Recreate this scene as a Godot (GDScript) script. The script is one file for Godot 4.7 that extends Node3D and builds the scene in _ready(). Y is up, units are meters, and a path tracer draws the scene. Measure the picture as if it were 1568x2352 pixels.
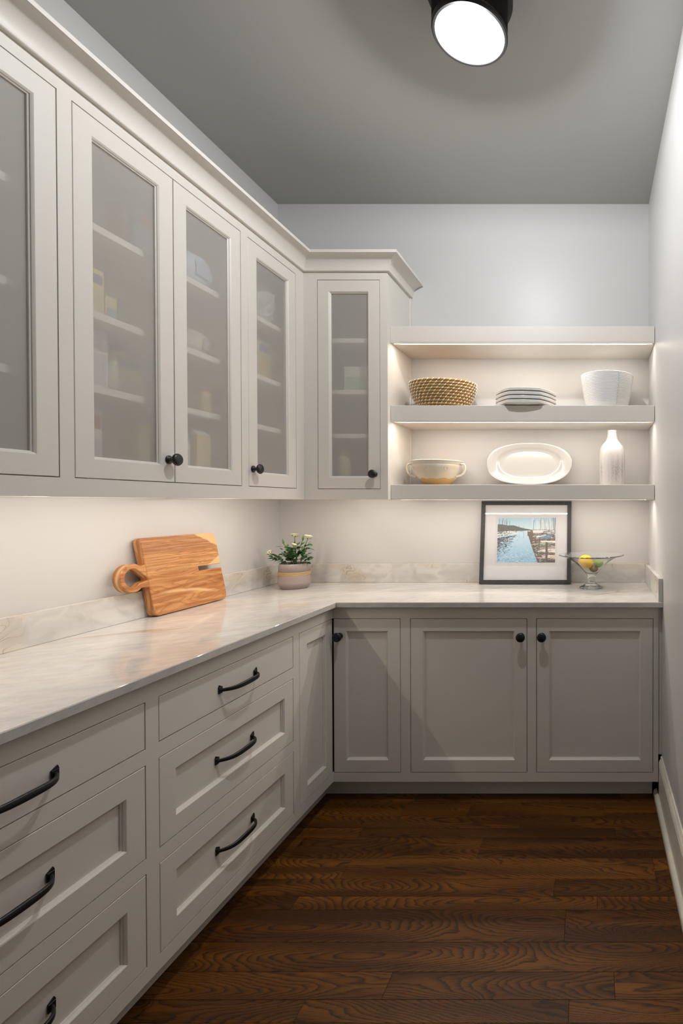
extends Node3D

# ---- surveyed dimensions (metres; X to the right, h up, depth away from the camera = -z) ----
const XL := -1.752      # left wall
const XR := 0.322       # right wall
const ZW := 2.893       # back wall
const CEIL := 3.031
const XF := -1.171      # face of the base cabinets on the left
const ZF := 2.328       # face of the base cabinets at the back
const XU := -1.430      # face of the wall cabinets on the left
const ZU := 2.567       # face of the wall cabinet at the back
const XS := -1.012      # right side of the corner wall cabinet
const CT := 0.915       # top of the counter
const NEAR := 0.06      # where the left run of cabinets starts, behind the view

var M := {}
var used := {}
var rng := RandomNumberGenerator.new()


func _ready() -> void:
	rng.seed = 20240611
	set_view_and_light()
	make_materials()
	room()
	base_cabinets()
	wall_cabinets()
	crown()
	counter()
	shelves()
	ceiling_lamp()
	shelf_things()
	counter_things()
	cabinet_contents()


func set_view_and_light() -> void:
	var cam := Camera3D.new()
	cam.name = "camera"
	cam.projection = Camera3D.PROJECTION_FRUSTUM
	cam.near = 0.05
	cam.far = 50.0
	cam.size = 2352.0 / 1182.0 * cam.near
	cam.frustum_offset = Vector2(-573.0 / 1182.0, -10.4 / 1182.0) * cam.near
	cam.position = Vector3(0, 1.36, 0)
	cam.rotation.x = -0.009
	add_child(cam)
	cam.current = true
	var we := WorldEnvironment.new()
	we.name = "environment"
	var e := Environment.new()
	e.background_mode = Environment.BG_COLOR
	e.background_color = Color(0, 0, 0)
	e.tonemap_mode = Environment.TONE_MAPPER_LINEAR
	e.tonemap_exposure = 1.0
	e.sdfgi_enabled = true
	e.ssao_enabled = true
	e.ssil_enabled = true
	we.environment = e
	add_child(we)
	# the ceiling lamp over the floor
	lamp_light(Vector3(-0.396, 2.868, -1.70), 1.06)


func lamp_light(at: Vector3, energy: float) -> void:
	var l := OmniLight3D.new()
	l.name = "ceiling_light_glow"
	l.light_size = 0.03
	l.light_color = Color(0.99, 0.992, 1.0)
	l.light_energy = energy
	l.omni_range = 12.0
	l.omni_attenuation = 2.0
	l.shadow_enabled = true
	l.position = at
	add_child(l, true)


# the strips sit in angled channels, turned towards the wall behind them
func strip_light(at: Vector3, size: Vector2, energy: float) -> void:
	var l := AreaLight3D.new()
	l.name = "led_glow"
	l.area_size = size
	l.light_color = Color(1.0, 0.95, 0.9)
	l.light_energy = energy
	l.shadow_enabled = true
	l.set("area_range", 12.0)
	l.basis = Basis(Vector3(0, 0, 1), -0.3) * Basis(Vector3.RIGHT, -PI / 2) if size.y > size.x else Basis(Vector3.RIGHT, -PI / 2 + 0.2)
	l.position = at
	add_child(l, true)


# ------------------------------------------------------------------ names and nodes
func numbered(called: String) -> String:
	var n: int = used.get(called, 0)
	used[called] = n + 1
	return called if n == 0 else "%s_%03d" % [called, n]


func tag(o: Node3D, label: String, category: String, group := "") -> Node3D:
	o.set_meta("label", label)
	o.set_meta("category", category)
	if group:
		o.set_meta("group", group)
	return o


func thing(called: String, label: String, category: String, at := Vector3.ZERO, turn := 0.0, group := "") -> Node3D:
	var o := Node3D.new()
	o.name = numbered(called)
	o.position = at
	o.rotation.y = turn
	add_child(o)
	return tag(o, label, category, group)


func part(called: String, st: SurfaceTool, mat: Material, parent: Node3D, at := Vector3.ZERO, label := "") -> MeshInstance3D:
	st.generate_normals()
	st.index()
	return put(called, st.commit(), mat, parent, at, label)


func put(called: String, mesh: Mesh, mat: Material, parent: Node3D, at := Vector3.ZERO, label := "") -> MeshInstance3D:
	var o := MeshInstance3D.new()
	o.name = numbered(called) if parent == self else called
	o.mesh = mesh
	o.material_override = mat
	o.position = at
	if label:
		o.set_meta("label", label)
	parent.add_child(o, true)
	return o


func struct(called: String, st: SurfaceTool, mat: Material) -> MeshInstance3D:
	var o := part(called, st, mat, self)
	o.set_meta("kind", "structure")
	return o


# ------------------------------------------------------------------ shapes
func sheet() -> SurfaceTool:
	var st := SurfaceTool.new()
	st.begin(Mesh.PRIMITIVE_TRIANGLES)
	st.set_smooth_group(-1)
	return st


func vtx(st: SurfaceTool, p: Vector3, uv: Vector2) -> void:
	st.set_uv(uv)
	st.add_vertex(p)


# a, b, c, d counter-clockwise as seen from outside
func quad(st: SurfaceTool, a: Vector3, b: Vector3, c: Vector3, d: Vector3, ua := Vector2.ZERO, ub := Vector2.ZERO, uc := Vector2.ZERO, ud := Vector2.ZERO) -> void:
	vtx(st, a, ua); vtx(st, c, uc); vtx(st, b, ub)
	vtx(st, a, ua); vtx(st, d, ud); vtx(st, c, uc)


func tri(st: SurfaceTool, a: Vector3, b: Vector3, c: Vector3, ua := Vector2.ZERO, ub := Vector2.ZERO, uc := Vector2.ZERO) -> void:
	vtx(st, a, ua); vtx(st, c, uc); vtx(st, b, ub)


func out_face(st: SurfaceTool, pts: Array, mid: Vector3) -> void:
	var n: Vector3 = (pts[1] - pts[0]).cross(pts[2] - pts[0])
	var uvs := []
	for p in pts:
		var an := n.abs()
		uvs.append(Vector2(p.x, p.z) if an.y >= an.x and an.y >= an.z else Vector2(p.x, p.y) if an.z >= an.x else Vector2(p.z, p.y))
	var q := pts.duplicate()
	if n.dot(pts[0] - mid) < 0.0:
		q.reverse()
		uvs.reverse()
	if q.size() == 3:
		tri(st, q[0], q[1], q[2], uvs[0], uvs[1], uvs[2])
	else:
		quad(st, q[0], q[1], q[2], q[3], uvs[0], uvs[1], uvs[2], uvs[3])


func box(st: SurfaceTool, lo: Vector3, hi: Vector3, ch := 0.0) -> void:
	var mid := (lo + hi) / 2.0
	var h := (hi - lo) / 2.0
	var p := func(s: Vector3, axis: int) -> Vector3:
		var v := Vector3(s.x * (h.x - ch), s.y * (h.y - ch), s.z * (h.z - ch))
		v[axis] = s[axis] * h[axis]
		return mid + v
	for axis in 3:
		var b := (axis + 1) % 3
		var c := (axis + 2) % 3
		for s in [-1.0, 1.0]:
			var pts := []
			for k in [[-1, -1], [1, -1], [1, 1], [-1, 1]]:
				var v := Vector3.ZERO
				v[axis] = s; v[b] = k[0]; v[c] = k[1]
				pts.append(p.call(v, axis))
			out_face(st, pts, mid)
			if ch > 0.0:   # the chamfer between this face and the next axis
				for t in [-1.0, 1.0]:
					var v0 := Vector3.ZERO
					v0[axis] = s; v0[b] = t; v0[c] = -1
					var v1 := v0
					v1[c] = 1
					out_face(st, [p.call(v0, axis), p.call(v1, axis), p.call(v1, b), p.call(v0, b)], mid)
	if ch > 0.0:
		for x in [-1, 1]:
			for y in [-1, 1]:
				for z in [-1, 1]:
					var s := Vector3(x, y, z)
					out_face(st, [p.call(s, 0), p.call(s, 1), p.call(s, 2)], mid)


# box given by photo coordinates: X, h and depth ranges
func pbox(st: SurfaceTool, x0: float, x1: float, h0: float, h1: float, d0: float, d1: float, ch := 0.0) -> void:
	box(st, Vector3(x0, h0, -d1), Vector3(x1, h1, -d0), ch)


# nested rectangles [inset, z] joined in a flight of steps; the last may be closed
func steps(st: SurfaceTool, x0: float, y0: float, x1: float, y1: float, path: Array, close: bool) -> void:
	var ring := func(k: int) -> Array:
		var i: float = path[k][0]
		var z: float = path[k][1]
		return [Vector3(x0 + i, y0 + i, z), Vector3(x1 - i, y0 + i, z), Vector3(x1 - i, y1 - i, z), Vector3(x0 + i, y1 - i, z)]
	for k in path.size() - 1:
		var a: Array = ring.call(k)
		var b: Array = ring.call(k + 1)
		for e in 4:
			var f := (e + 1) % 4
			quad(st, a[e], a[f], b[f], b[e])
	if close:
		var a: Array = ring.call(path.size() - 1)
		quad(st, a[0], a[1], a[2], a[3])


# profile of [radius, height] from the bottom up the outside
func lathe(st: SurfaceTool, prof: Array, seg := 48, smooth := true, squash := 1.0, v0 := 0.0, u_times := 1.0, outline: Array = []) -> void:
	var far := 0.0
	st.set_smooth_group(1 if smooth else -1)
	for i in prof.size() - 1:
		var a: Vector2 = prof[i]
		var b: Vector2 = prof[i + 1]
		var step := a.distance_to(b)
		for j in seg:
			var t0 := TAU * j / seg
			var t1 := TAU * (j + 1) / seg
			var p := func(t: float, q: Vector2) -> Vector3:
				var k: float = outline[roundi(t / TAU * seg)] if outline else 1.0
				return Vector3(q.x * k * cos(t), q.y, q.x * k * sin(t) * squash)
			var u0 := u_times * j / seg
			var u1 := u_times * (j + 1) / seg
			if a.x < 1e-6:
				tri(st, p.call(t0, a), p.call(t0, b), p.call(t1, b), Vector2(u0, v0 + far), Vector2(u0, v0 + far + step), Vector2(u1, v0 + far + step))
			elif b.x < 1e-6:
				tri(st, p.call(t1, a), p.call(t0, a), p.call(t0, b), Vector2(u1, v0 + far), Vector2(u0, v0 + far), Vector2(u0, v0 + far + step))
			else:
				quad(st, p.call(t1, a), p.call(t0, a), p.call(t0, b), p.call(t1, b), Vector2(u1, v0 + far), Vector2(u0, v0 + far), Vector2(u0, v0 + far + step), Vector2(u1, v0 + far + step))
		far += step
	st.set_smooth_group(-1)


func curve(points: Array, each := 6) -> Array:   # a smooth line through 2D points
	var out := []
	for i in points.size() - 1:
		var a: Vector2 = points[maxi(i - 1, 0)]
		var b: Vector2 = points[i]
		var c: Vector2 = points[i + 1]
		var d: Vector2 = points[mini(i + 2, points.size() - 1)]
		for k in each:
			out.append(b.cubic_interpolate(c, a, d, float(k) / each))
	out.append(points[-1])
	return out


# a tube through points with a radius at each
func tube(st: SurfaceTool, pts: Array, rad: Array, seg := 8, flat := 1.0) -> void:
	st.set_smooth_group(2)
	var rings := []
	var side := Vector3.ZERO
	for i in pts.size():
		var dir: Vector3 = (pts[mini(i + 1, pts.size() - 1)] - pts[maxi(i - 1, 0)]).normalized()
		if side == Vector3.ZERO:
			side = dir.cross(Vector3.UP if absf(dir.y) < 0.9 else Vector3.RIGHT).normalized()
		side = (side - dir * side.dot(dir)).normalized()
		var up := side.cross(dir).normalized()
		var ring := []
		for j in seg:
			var t := TAU * j / seg
			ring.append(pts[i] + (side * cos(t) * flat + up * sin(t)) * rad[i])
		rings.append(ring)
	for i in rings.size() - 1:
		for j in seg:
			var k := (j + 1) % seg
			quad(st, rings[i][k], rings[i][j], rings[i + 1][j], rings[i + 1][k])
	for e in [0, rings.size() - 1]:
		for j in range(1, seg - 1):
			if e == 0:
				tri(st, rings[e][0], rings[e][j], rings[e][j + 1])
			else:
				tri(st, rings[e][0], rings[e][j + 1], rings[e][j])
	st.set_smooth_group(-1)


func inset(poly: PackedVector2Array, by: float) -> PackedVector2Array:
	var out := PackedVector2Array()
	var n := poly.size()
	for i in n:
		var a := (poly[i] - poly[(i + n - 1) % n]).normalized()
		var b := (poly[(i + 1) % n] - poly[i]).normalized()
		var m := (a.orthogonal() + b.orthogonal()) * -1.0      # inward for counter-clockwise
		var k := maxf(m.length_squared() / 2.0, 0.3)
		out.append(poly[i] + m / k * by)
	return out


# a counter-clockwise outline in x, y pulled out along z, with bevelled front and back rims
func slab(st: SurfaceTool, poly: PackedVector2Array, z0: float, z1: float, bevel: float, uv_scale := Vector2.ONE, uv_off := Vector2.ZERO, side_shift := Vector2.ZERO) -> void:
	var n := poly.size()
	var small := inset(poly, bevel) if bevel > 0.0 else poly
	var uv := func(p: Vector2) -> Vector2: return p * uv_scale + uv_off
	var index := Geometry2D.triangulate_polygon(small)
	for k in range(0, index.size(), 3):
		var a := small[index[k]]
		var b := small[index[k + 1]]
		var c := small[index[k + 2]]
		if (b - a).cross(c - a) < 0.0:
			var t := b
			b = c
			c = t
		tri(st, Vector3(a.x, a.y, z1), Vector3(b.x, b.y, z1), Vector3(c.x, c.y, z1), uv.call(a), uv.call(b), uv.call(c))
		tri(st, Vector3(a.x, a.y, z0), Vector3(c.x, c.y, z0), Vector3(b.x, b.y, z0), uv.call(a), uv.call(c), uv.call(b))
	var run := 0.0
	for i in n:
		var j := (i + 1) % n
		var a := poly[i]
		var b := poly[j]
		var c := small[i]
		var d := small[j]
		var step := a.distance_to(b)
		var u0 := side_shift + Vector2(run, 0) * uv_scale
		var u1 := side_shift + Vector2(run + step, 0) * uv_scale
		var up := Vector2(0, (z1 - z0)) * uv_scale
		quad(st, Vector3(a.x, a.y, z0 + bevel), Vector3(b.x, b.y, z0 + bevel), Vector3(b.x, b.y, z1 - bevel), Vector3(a.x, a.y, z1 - bevel), u0, u1, u1 + up, u0 + up)
		if bevel > 0.0:
			quad(st, Vector3(a.x, a.y, z1 - bevel), Vector3(b.x, b.y, z1 - bevel), Vector3(d.x, d.y, z1), Vector3(c.x, c.y, z1), uv.call(a), uv.call(b), uv.call(d), uv.call(c))
			quad(st, Vector3(c.x, c.y, z0), Vector3(d.x, d.y, z0), Vector3(b.x, b.y, z0 + bevel), Vector3(a.x, a.y, z0 + bevel), uv.call(c), uv.call(d), uv.call(b), uv.call(a))
		run += step


func rounded(poly: Array, radii: Array, seg := 6) -> PackedVector2Array:   # rounds the corners of an outline
	var out := PackedVector2Array()
	var n := poly.size()
	for i in n:
		var p: Vector2 = poly[i]
		var r: float = radii[i]
		if r <= 0.0:
			out.append(p)
			continue
		var a: Vector2 = p + (poly[(i + n - 1) % n] - p).normalized() * r
		var b: Vector2 = p + (poly[(i + 1) % n] - p).normalized() * r
		for k in seg + 1:
			var t := float(k) / seg
			out.append(a.lerp(p, t).lerp(p.lerp(b, t), t))
	return out


func ball(st: SurfaceTool, c: Vector3, r: Vector3, seg := 24, tips := 0.0) -> void:
	st.set_smooth_group(3)
	var rows := seg / 2
	var p := func(i: int, j: int) -> Vector3:
		var a := PI * i / rows - PI / 2
		var t := TAU * j / seg
		var pinch := 1.0 + tips * pow(absf(sin(a)), 14.0)
		return c + Vector3(cos(a) * cos(t) * r.x, sin(a) * r.y * pinch, cos(a) * sin(t) * r.z)
	for i in rows:
		for j in seg:
			if i == 0:
				tri(st, p.call(0, j), p.call(1, j), p.call(1, j + 1))
			elif i == rows - 1:
				tri(st, p.call(i, j + 1), p.call(i, j), p.call(rows, j))
			else:
				quad(st, p.call(i, j + 1), p.call(i, j), p.call(i + 1, j), p.call(i + 1, j + 1))
	st.set_smooth_group(-1)


# ------------------------------------------------------------------ materials
func paint(srgb: Color, rough: float, spec := 0.5, metal := 0.0) -> StandardMaterial3D:
	var m := StandardMaterial3D.new()
	m.albedo_color = srgb
	m.roughness = rough
	m.metallic_specular = spec
	m.metallic = metal
	return m


func glow(c: Color, energy: float) -> StandardMaterial3D:
	var m := paint(Color(0.9, 0.9, 0.9), 0.5)
	m.emission_enabled = true
	m.emission = c
	m.emission_energy_multiplier = energy
	return m


func textured(im: Image, rough: float, tint := Color.WHITE) -> StandardMaterial3D:
	var m := paint(tint, rough)
	m.albedo_texture = ImageTexture.create_from_image(im)
	return m


func noise(freq: float, octaves: int, seed_: int) -> FastNoiseLite:
	var n := FastNoiseLite.new()
	n.noise_type = FastNoiseLite.TYPE_SIMPLEX_SMOOTH
	n.frequency = freq
	n.fractal_octaves = octaves
	n.fractal_type = FastNoiseLite.FRACTAL_FBM if octaves > 1 else FastNoiseLite.FRACTAL_NONE
	n.seed = seed_
	return n


func relief(freq: float, seed_: int, size := 256) -> NoiseTexture2D:
	var t := NoiseTexture2D.new()
	t.width = size
	t.height = size
	t.seamless = true
	t.noise = noise(freq, 3, seed_)
	return t


# flat-sawn boards: contour lines of a slow field stretched along the grain, with a few eyes in it
func wood_image(w: int, h: int, seed_: int, stretch: float, rings: float, slope: float, light: Color, mid: Color, dark: Color, eyes: int, strength: float) -> Image:
	var slow := noise(1.0, 1, seed_)
	var warp := noise(1.0, 2, seed_ + 7)
	var pore := noise(1.0, 1, seed_ + 13)
	var tone := noise(1.0, 2, seed_ + 19)
	var r := RandomNumberGenerator.new()
	r.seed = seed_
	var eye := []
	for k in eyes:
		eye.append([r.randf(), r.randf(), r.randf_range(0.02, 0.05), r.randf_range(0.018, 0.04), r.randf_range(0.2, 0.45)])
	var field := PackedFloat32Array()      # the slow field on a coarse grid, then read between its points
	var gw := w / 8 + 2
	var gh := h / 8 + 2
	field.resize(gw * gh)
	for y in gh:
		for x in gw:
			var u := 8.0 * x / w
			var v := 8.0 * y / h
			var f := slow.get_noise_2d(u * stretch, v * 3.4) * 0.9 + v * slope + 0.07 * warp.get_noise_2d(u * stretch * 5.0, v * 12.0)
			for e in eye:
				var a: float = (u - e[0]) / e[2]
				var b: float = (v - e[1]) / e[3]
				f += e[4] * exp(-a * a - b * b)
			field[y * gw + x] = f
	var data := PackedByteArray()
	data.resize(w * h * 3)
	var o := 0
	for y in h:
		var v := float(y) / h
		var gy := y / 8
		var ty := (y % 8) / 8.0
		for x in w:
			var u := float(x) / w
			var i := gy * gw + x / 8
			var tx := (x % 8) / 8.0
			var f := lerpf(lerpf(field[i], field[i + 1], tx), lerpf(field[i + gw], field[i + gw + 1], tx), ty)
			var p := pore.get_noise_2d(u * stretch * 26.0, v * 170.0)
			var s := f * rings + 0.10 * p
			s -= floorf(s)
			var line := s * s * s * smoothstep(1.0, 0.93, s)         # a slow rise to the late wood, then a quick fall
			var g := tone.get_noise_2d(u * stretch * 1.2, v * 7.0)
			var k := clampf((line * 1.15 + maxf(0.0, p) * 0.32) * strength, 0.0, 1.0)
			var c := light.lerp(mid, clampf(0.5 + g * 1.2, 0.0, 1.0)).lerp(dark, k)
			data[o] = int(c.r * 255.0); data[o + 1] = int(c.g * 255.0); data[o + 2] = int(c.b * 255.0)
			o += 3
	return Image.create_from_data(w, h, false, Image.FORMAT_RGB8, data)


# pale quartzite, one picture for the whole top: cloudy cream with fine tan lines that run aslant
func stone_image(n: int) -> Image:
	var cloud := noise(1.0, 3, 41)
	var bend := noise(1.0, 2, 42)
	var thread := noise(1.0, 2, 43)
	var grain := noise(1.0, 1, 44)
	var strength := noise(1.0, 1, 45)
	var pale := Color(0.815, 0.80, 0.775)
	var grey := Color(0.725, 0.715, 0.70)
	var tan := Color(0.64, 0.55, 0.44)
	var data := PackedByteArray()
	data.resize(n * n * 3)
	var o := 0
	for y in n:
		var d := 3.0 * y / n
		for x in n:
			var a := 2.2 * x / n
			var along := a * 0.865 + d * 0.50
			var across := -a * 0.50 + d * 0.865
			var b := bend.get_noise_2d(along * 0.8, across * 1.5)
			var t := thread.get_noise_2d(along * 0.45 + 0.25 * b, across * 6.0 + 0.55 * b)
			var fine := thread.get_noise_2d(along * 1.6 + 31.0, across * 36.0 + 3.0 * b)
			var c := clampf(0.45 + 0.55 * cloud.get_noise_2d(along * 2.0, across * 4.5 + b) + 0.40 * cloud.get_noise_2d(along * 13.0 + 50.0, across * 22.0 + b), 0.0, 1.0)
			var show := clampf(0.15 + 1.5 * strength.get_noise_2d(along * 1.5, across * 2.2), 0.0, 1.0)
			var vein := maxf(0.0, 1.0 - absf(t) * 75.0) * show
			var k := pale.lerp(grey, c)
			k = k.lerp(tan, clampf(vein * 0.9 + maxf(0.0, fine - 0.25) * 0.55 * (0.3 + show), 0.0, 0.75))
			var g := 1.0 + 0.022 * grain.get_noise_2d(x * 0.35, y * 0.35) + 0.035 * fine
			data[o] = int(clampf(k.r * g, 0.0, 1.0) * 255.0); data[o + 1] = int(clampf(k.g * g, 0.0, 1.0) * 255.0); data[o + 2] = int(clampf(k.b * g, 0.0, 1.0) * 255.0)
			o += 3
	return Image.create_from_data(n, n, false, Image.FORMAT_RGB8, data)


# the upstands: cloudier, with a few fine dark threads
func upstand_image(w: int, h: int) -> Image:
	var cloud := noise(1.0, 4, 61)
	var thread := noise(1.0, 3, 62)
	var mask := noise(1.0, 1, 63)
	var bend := noise(1.0, 2, 64)
	var data := PackedByteArray()
	data.resize(w * h * 3)
	var o := 0
	for y in h:
		var b := 0.12 * y / h
		for x in w:
			var a := 3.0 * x / w
			var k := bend.get_noise_2d(a * 5.0, b * 9.0)
			var c := clampf(0.5 + 0.9 * cloud.get_noise_2d(a * 7.0 + k, b * 9.0), 0.0, 1.0)
			var m := clampf(mask.get_noise_2d(a * 2.6 + 9.0, b * 5.0) * 2.4 - 0.15, 0.0, 1.0)
			var t := maxf(0.0, 1.0 - absf(thread.get_noise_2d(a * 4.5 + 0.8 * k, b * 5.5 + 0.8 * k)) * 38.0) * m
			var col := Color(0.87, 0.86, 0.84).lerp(Color(0.775, 0.765, 0.75), c).lerp(Color(0.80, 0.74, 0.64), m * 0.4).lerp(Color(0.52, 0.45, 0.36), t * 0.75)
			data[o] = int(col.r * 255.0); data[o + 1] = int(col.g * 255.0); data[o + 2] = int(col.b * 255.0)
			o += 3
	return Image.create_from_data(w, h, false, Image.FORMAT_RGB8, data)


func make_materials() -> void:
	M.wall = paint(Color(0.815, 0.812, 0.806), 0.42)
	M.wall.normal_enabled = true
	M.wall.normal_texture = NoiseTexture2D.new()
	var nt: NoiseTexture2D = M.wall.normal_texture
	nt.width = 256; nt.height = 256; nt.seamless = true; nt.as_normal_map = true; nt.bump_strength = 1.2
	nt.noise = noise(0.09, 2, 3)
	M.wall.normal_scale = 0.035
	M.wall.uv1_triplanar = true
	M.wall.uv1_world_triplanar = true
	M.wall.uv1_scale = Vector3(6, 6, 6)
	M.ceiling = paint(Color(0.70, 0.705, 0.69), 0.9, 0.3)
	M.cabinet = paint(Color(0.868, 0.849, 0.82), 0.42)
	M.inside = paint(Color(0.88, 0.86, 0.83), 0.6)
	M.trim = paint(Color(0.90, 0.88, 0.82), 0.35)
	M.iron = paint(Color(0.035, 0.035, 0.037), 0.42, 0.55)
	M.bronze = paint(Color(0.075, 0.072, 0.072), 0.38, 0.5, 0.3)
	M.lens = glow(Color(1.0, 0.99, 0.98), 4.0)
	M.led = glow(Color(1.0, 0.95, 0.88), 2.2)
	M.pane = paint(Color(0.92, 0.90, 0.875, 0.32), 0.34, 0.5)
	M.pane.backlight_enabled = true
	M.pane.backlight = Color(0.7, 0.69, 0.67)
	M.pane.transparency = BaseMaterial3D.TRANSPARENCY_ALPHA
	M.china = paint(Color(0.90, 0.90, 0.895), 0.16)
	M.platter = paint(Color(0.755, 0.752, 0.74), 0.16)
	M.stone = textured(stone_image(1536), 0.07)
	M.upstand = textured(upstand_image(1800, 96), 0.1)
	M.carcass = paint(Color(0.46, 0.37, 0.27), 0.7)
	M.floor = []
	for i in 2:
		var im := wood_image(1536, 640, 100 + 31 * i, 1.15, 15.0, 1.9, Color(0.49, 0.305, 0.095), Color(0.355, 0.205, 0.055), Color(0.105, 0.058, 0.022), 7, 0.66)
		var tex := ImageTexture.create_from_image(im)
		for tint in [Color(0.93, 0.93, 0.93), Color(0.84, 0.83, 0.82), Color(1.0, 1.0, 0.98)]:
			var m := paint(tint, 0.42, 0.32)
			m.albedo_texture = tex
			M.floor.append(m)
	M.subfloor = paint(Color(0.06, 0.04, 0.03), 0.8)


# ------------------------------------------------------------------ the room
func room() -> void:
	var back := -1.25      # the doorway wall behind the camera
	var st := sheet()
	pbox(st, XL - 0.1, XR + 0.1, -0.12, -0.02, back - 0.1, ZW + 0.1)
	var floor_ := struct("floor", st, M.subfloor)
	planks(floor_, back)
	st = sheet()
	pbox(st, XL - 0.1, XR + 0.1, CEIL, CEIL + 0.1, back - 0.1, ZW + 0.1)
	struct("ceiling", st, M.ceiling)
	st = sheet()
	pbox(st, XL - 0.1, XR + 0.1, -0.02, CEIL, ZW, ZW + 0.1)
	struct("wall_back", st, M.wall)
	st = sheet()
	pbox(st, XL - 0.1, XL, -0.02, CEIL, back, ZW)
	struct("wall_left", st, M.wall)
	st = sheet()
	pbox(st, XR, XR + 0.1, -0.02, CEIL, back, ZW)
	struct("wall_right", st, M.wall)
	st = sheet()
	pbox(st, XL - 0.1, XR + 0.1, -0.02, CEIL, back - 0.1, back)
	struct("wall_rear", st, M.wall)
	# baseboard with a moulded cap and a shoe, along the right wall up to the cabinets
	var prof := [Vector2(0, 0.21), Vector2(-0.005, 0.21), Vector2(-0.0075, 0.205), Vector2(-0.0055, 0.199), Vector2(-0.0125, 0.188), Vector2(-0.0155, 0.179), Vector2(-0.0135, 0.173), Vector2(-0.015, 0.170), Vector2(-0.015, 0.0)]
	st = sheet()
	extrude_along_depth(st, prof, XR, back, ZF - 0.002)
	var bb := struct("baseboard_right", st, M.trim)
	prof = [Vector2(-0.015, 0.03)]
	for k in 7:
		var t := PI / 2 * k / 6
		prof.append(Vector2(-0.015 - 0.017 * sin(t), 0.012 + 0.018 * cos(t)))
	prof.append(Vector2(-0.032, 0.0))
	st = sheet()
	extrude_along_depth(st, prof, XR, back, ZF + 0.06)
	part("shoe_moulding", st, M.trim, bb)


func extrude_along_depth(st: SurfaceTool, prof: Array, x: float, d0: float, d1: float) -> void:
	for i in prof.size() - 1:
		var a: Vector2 = prof[i]
		var b: Vector2 = prof[i + 1]
		quad(st, Vector3(x + a.x, a.y, -d1), Vector3(x + b.x, b.y, -d1), Vector3(x + b.x, b.y, -d0), Vector3(x + a.x, a.y, -d0))
	var foot := Vector2(0, prof[-1].y) if prof[0].x == 0.0 else Vector2(prof[0].x, prof[-1].y)
	for i in prof.size() - 1:
		var a: Vector2 = prof[i]
		var b: Vector2 = prof[i + 1]
		tri(st, Vector3(x + foot.x, foot.y, -d1), Vector3(x + b.x, b.y, -d1), Vector3(x + a.x, a.y, -d1))
		tri(st, Vector3(x + foot.x, foot.y, -d0), Vector3(x + a.x, a.y, -d0), Vector3(x + b.x, b.y, -d0))


func planks(floor_: Node3D, back: float) -> void:
	# rows from the cabinets towards the camera, in the four widths that repeat
	var edges := [2.436, 2.3287, 2.2204, 2.1403, 2.0795, 1.9578, 1.8492, 1.7668, 1.708, 1.5814, 1.4804, 1.3966, 1.333]
	var widths := [0.125, 0.103, 0.082, 0.061]
	var k := 0
	while edges[-1] > back:
		edges.append(edges[-1] - widths[k % 4])
		k += 1
	# where boards end in the rows in view (X in metres)
	var joints := {1: [-0.83, -0.54, 0.055], 2: [-0.3], 3: [-0.95, 0.1], 4: [-1.165, -0.437], 5: [-0.912, 0.235], 6: [-0.742, -0.13], 7: [-1.008, 0.02], 8: [-0.084], 9: [-1.25], 10: [-0.574, 0.066], 11: [-0.78, -0.06], 12: [-0.3]}
	var x0 := -1.30
	var x1 := XR - 0.004
	for r in edges.size() - 1:
		var cuts := [x0]
		if joints.has(r):
			for j in joints[r]:
				if j > x0 + 0.05:
					cuts.append(j)
		else:
			var x := x0 + rng.randf_range(0.2, 0.9)
			while x < x1 - 0.15:
				cuts.append(x)
				x += rng.randf_range(0.5, 1.1)
		cuts.append(x1)
		for c in cuts.size() - 1:
			plank(floor_, cuts[c], cuts[c + 1], edges[r + 1], edges[r])


func plank(parent: Node3D, xa: float, xb: float, da: float, db: float) -> void:
	var st := sheet()
	var g := 0.0002
	var ch := 0.0007
	var lo := Vector3(xa + g, -0.018, -db + g)
	var hi := Vector3(xb - g, 0.0, -da - g)
	var off := Vector2(rng.randf_range(0.0, maxf(0.0, 1.5 - (xb - xa))) / 1.5, rng.randf_range(0.0, 0.8))
	var flip := -1.0 if rng.randf() < 0.5 else 1.0
	var uv := func(p: Vector3) -> Vector2: return off + Vector2((p.x - xa) / 1.5 if flip > 0.0 else (xb - p.x) / 1.5, (p.z + db) * flip / 0.62)
	var top := [Vector3(lo.x + ch, 0, hi.z - ch), Vector3(hi.x - ch, 0, hi.z - ch), Vector3(hi.x - ch, 0, lo.z + ch), Vector3(lo.x + ch, 0, lo.z + ch)]
	var rim := [Vector3(lo.x, -ch, hi.z), Vector3(hi.x, -ch, hi.z), Vector3(hi.x, -ch, lo.z), Vector3(lo.x, -ch, lo.z)]
	var foot := [Vector3(lo.x, lo.y, hi.z), Vector3(hi.x, lo.y, hi.z), Vector3(hi.x, lo.y, lo.z), Vector3(lo.x, lo.y, lo.z)]
	quad(st, top[0], top[1], top[2], top[3], uv.call(top[0]), uv.call(top[1]), uv.call(top[2]), uv.call(top[3]))
	for i in 4:
		var j := (i + 1) % 4
		quad(st, rim[i], rim[j], top[j], top[i], uv.call(rim[i]), uv.call(rim[j]), uv.call(top[j]), uv.call(top[i]))
		quad(st, foot[i], foot[j], rim[j], rim[i], uv.call(foot[i]), uv.call(foot[j]), uv.call(rim[j]), uv.call(rim[i]))
	part("plank", st, M.floor[rng.randi_range(0, M.floor.size() - 1)], parent)


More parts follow.
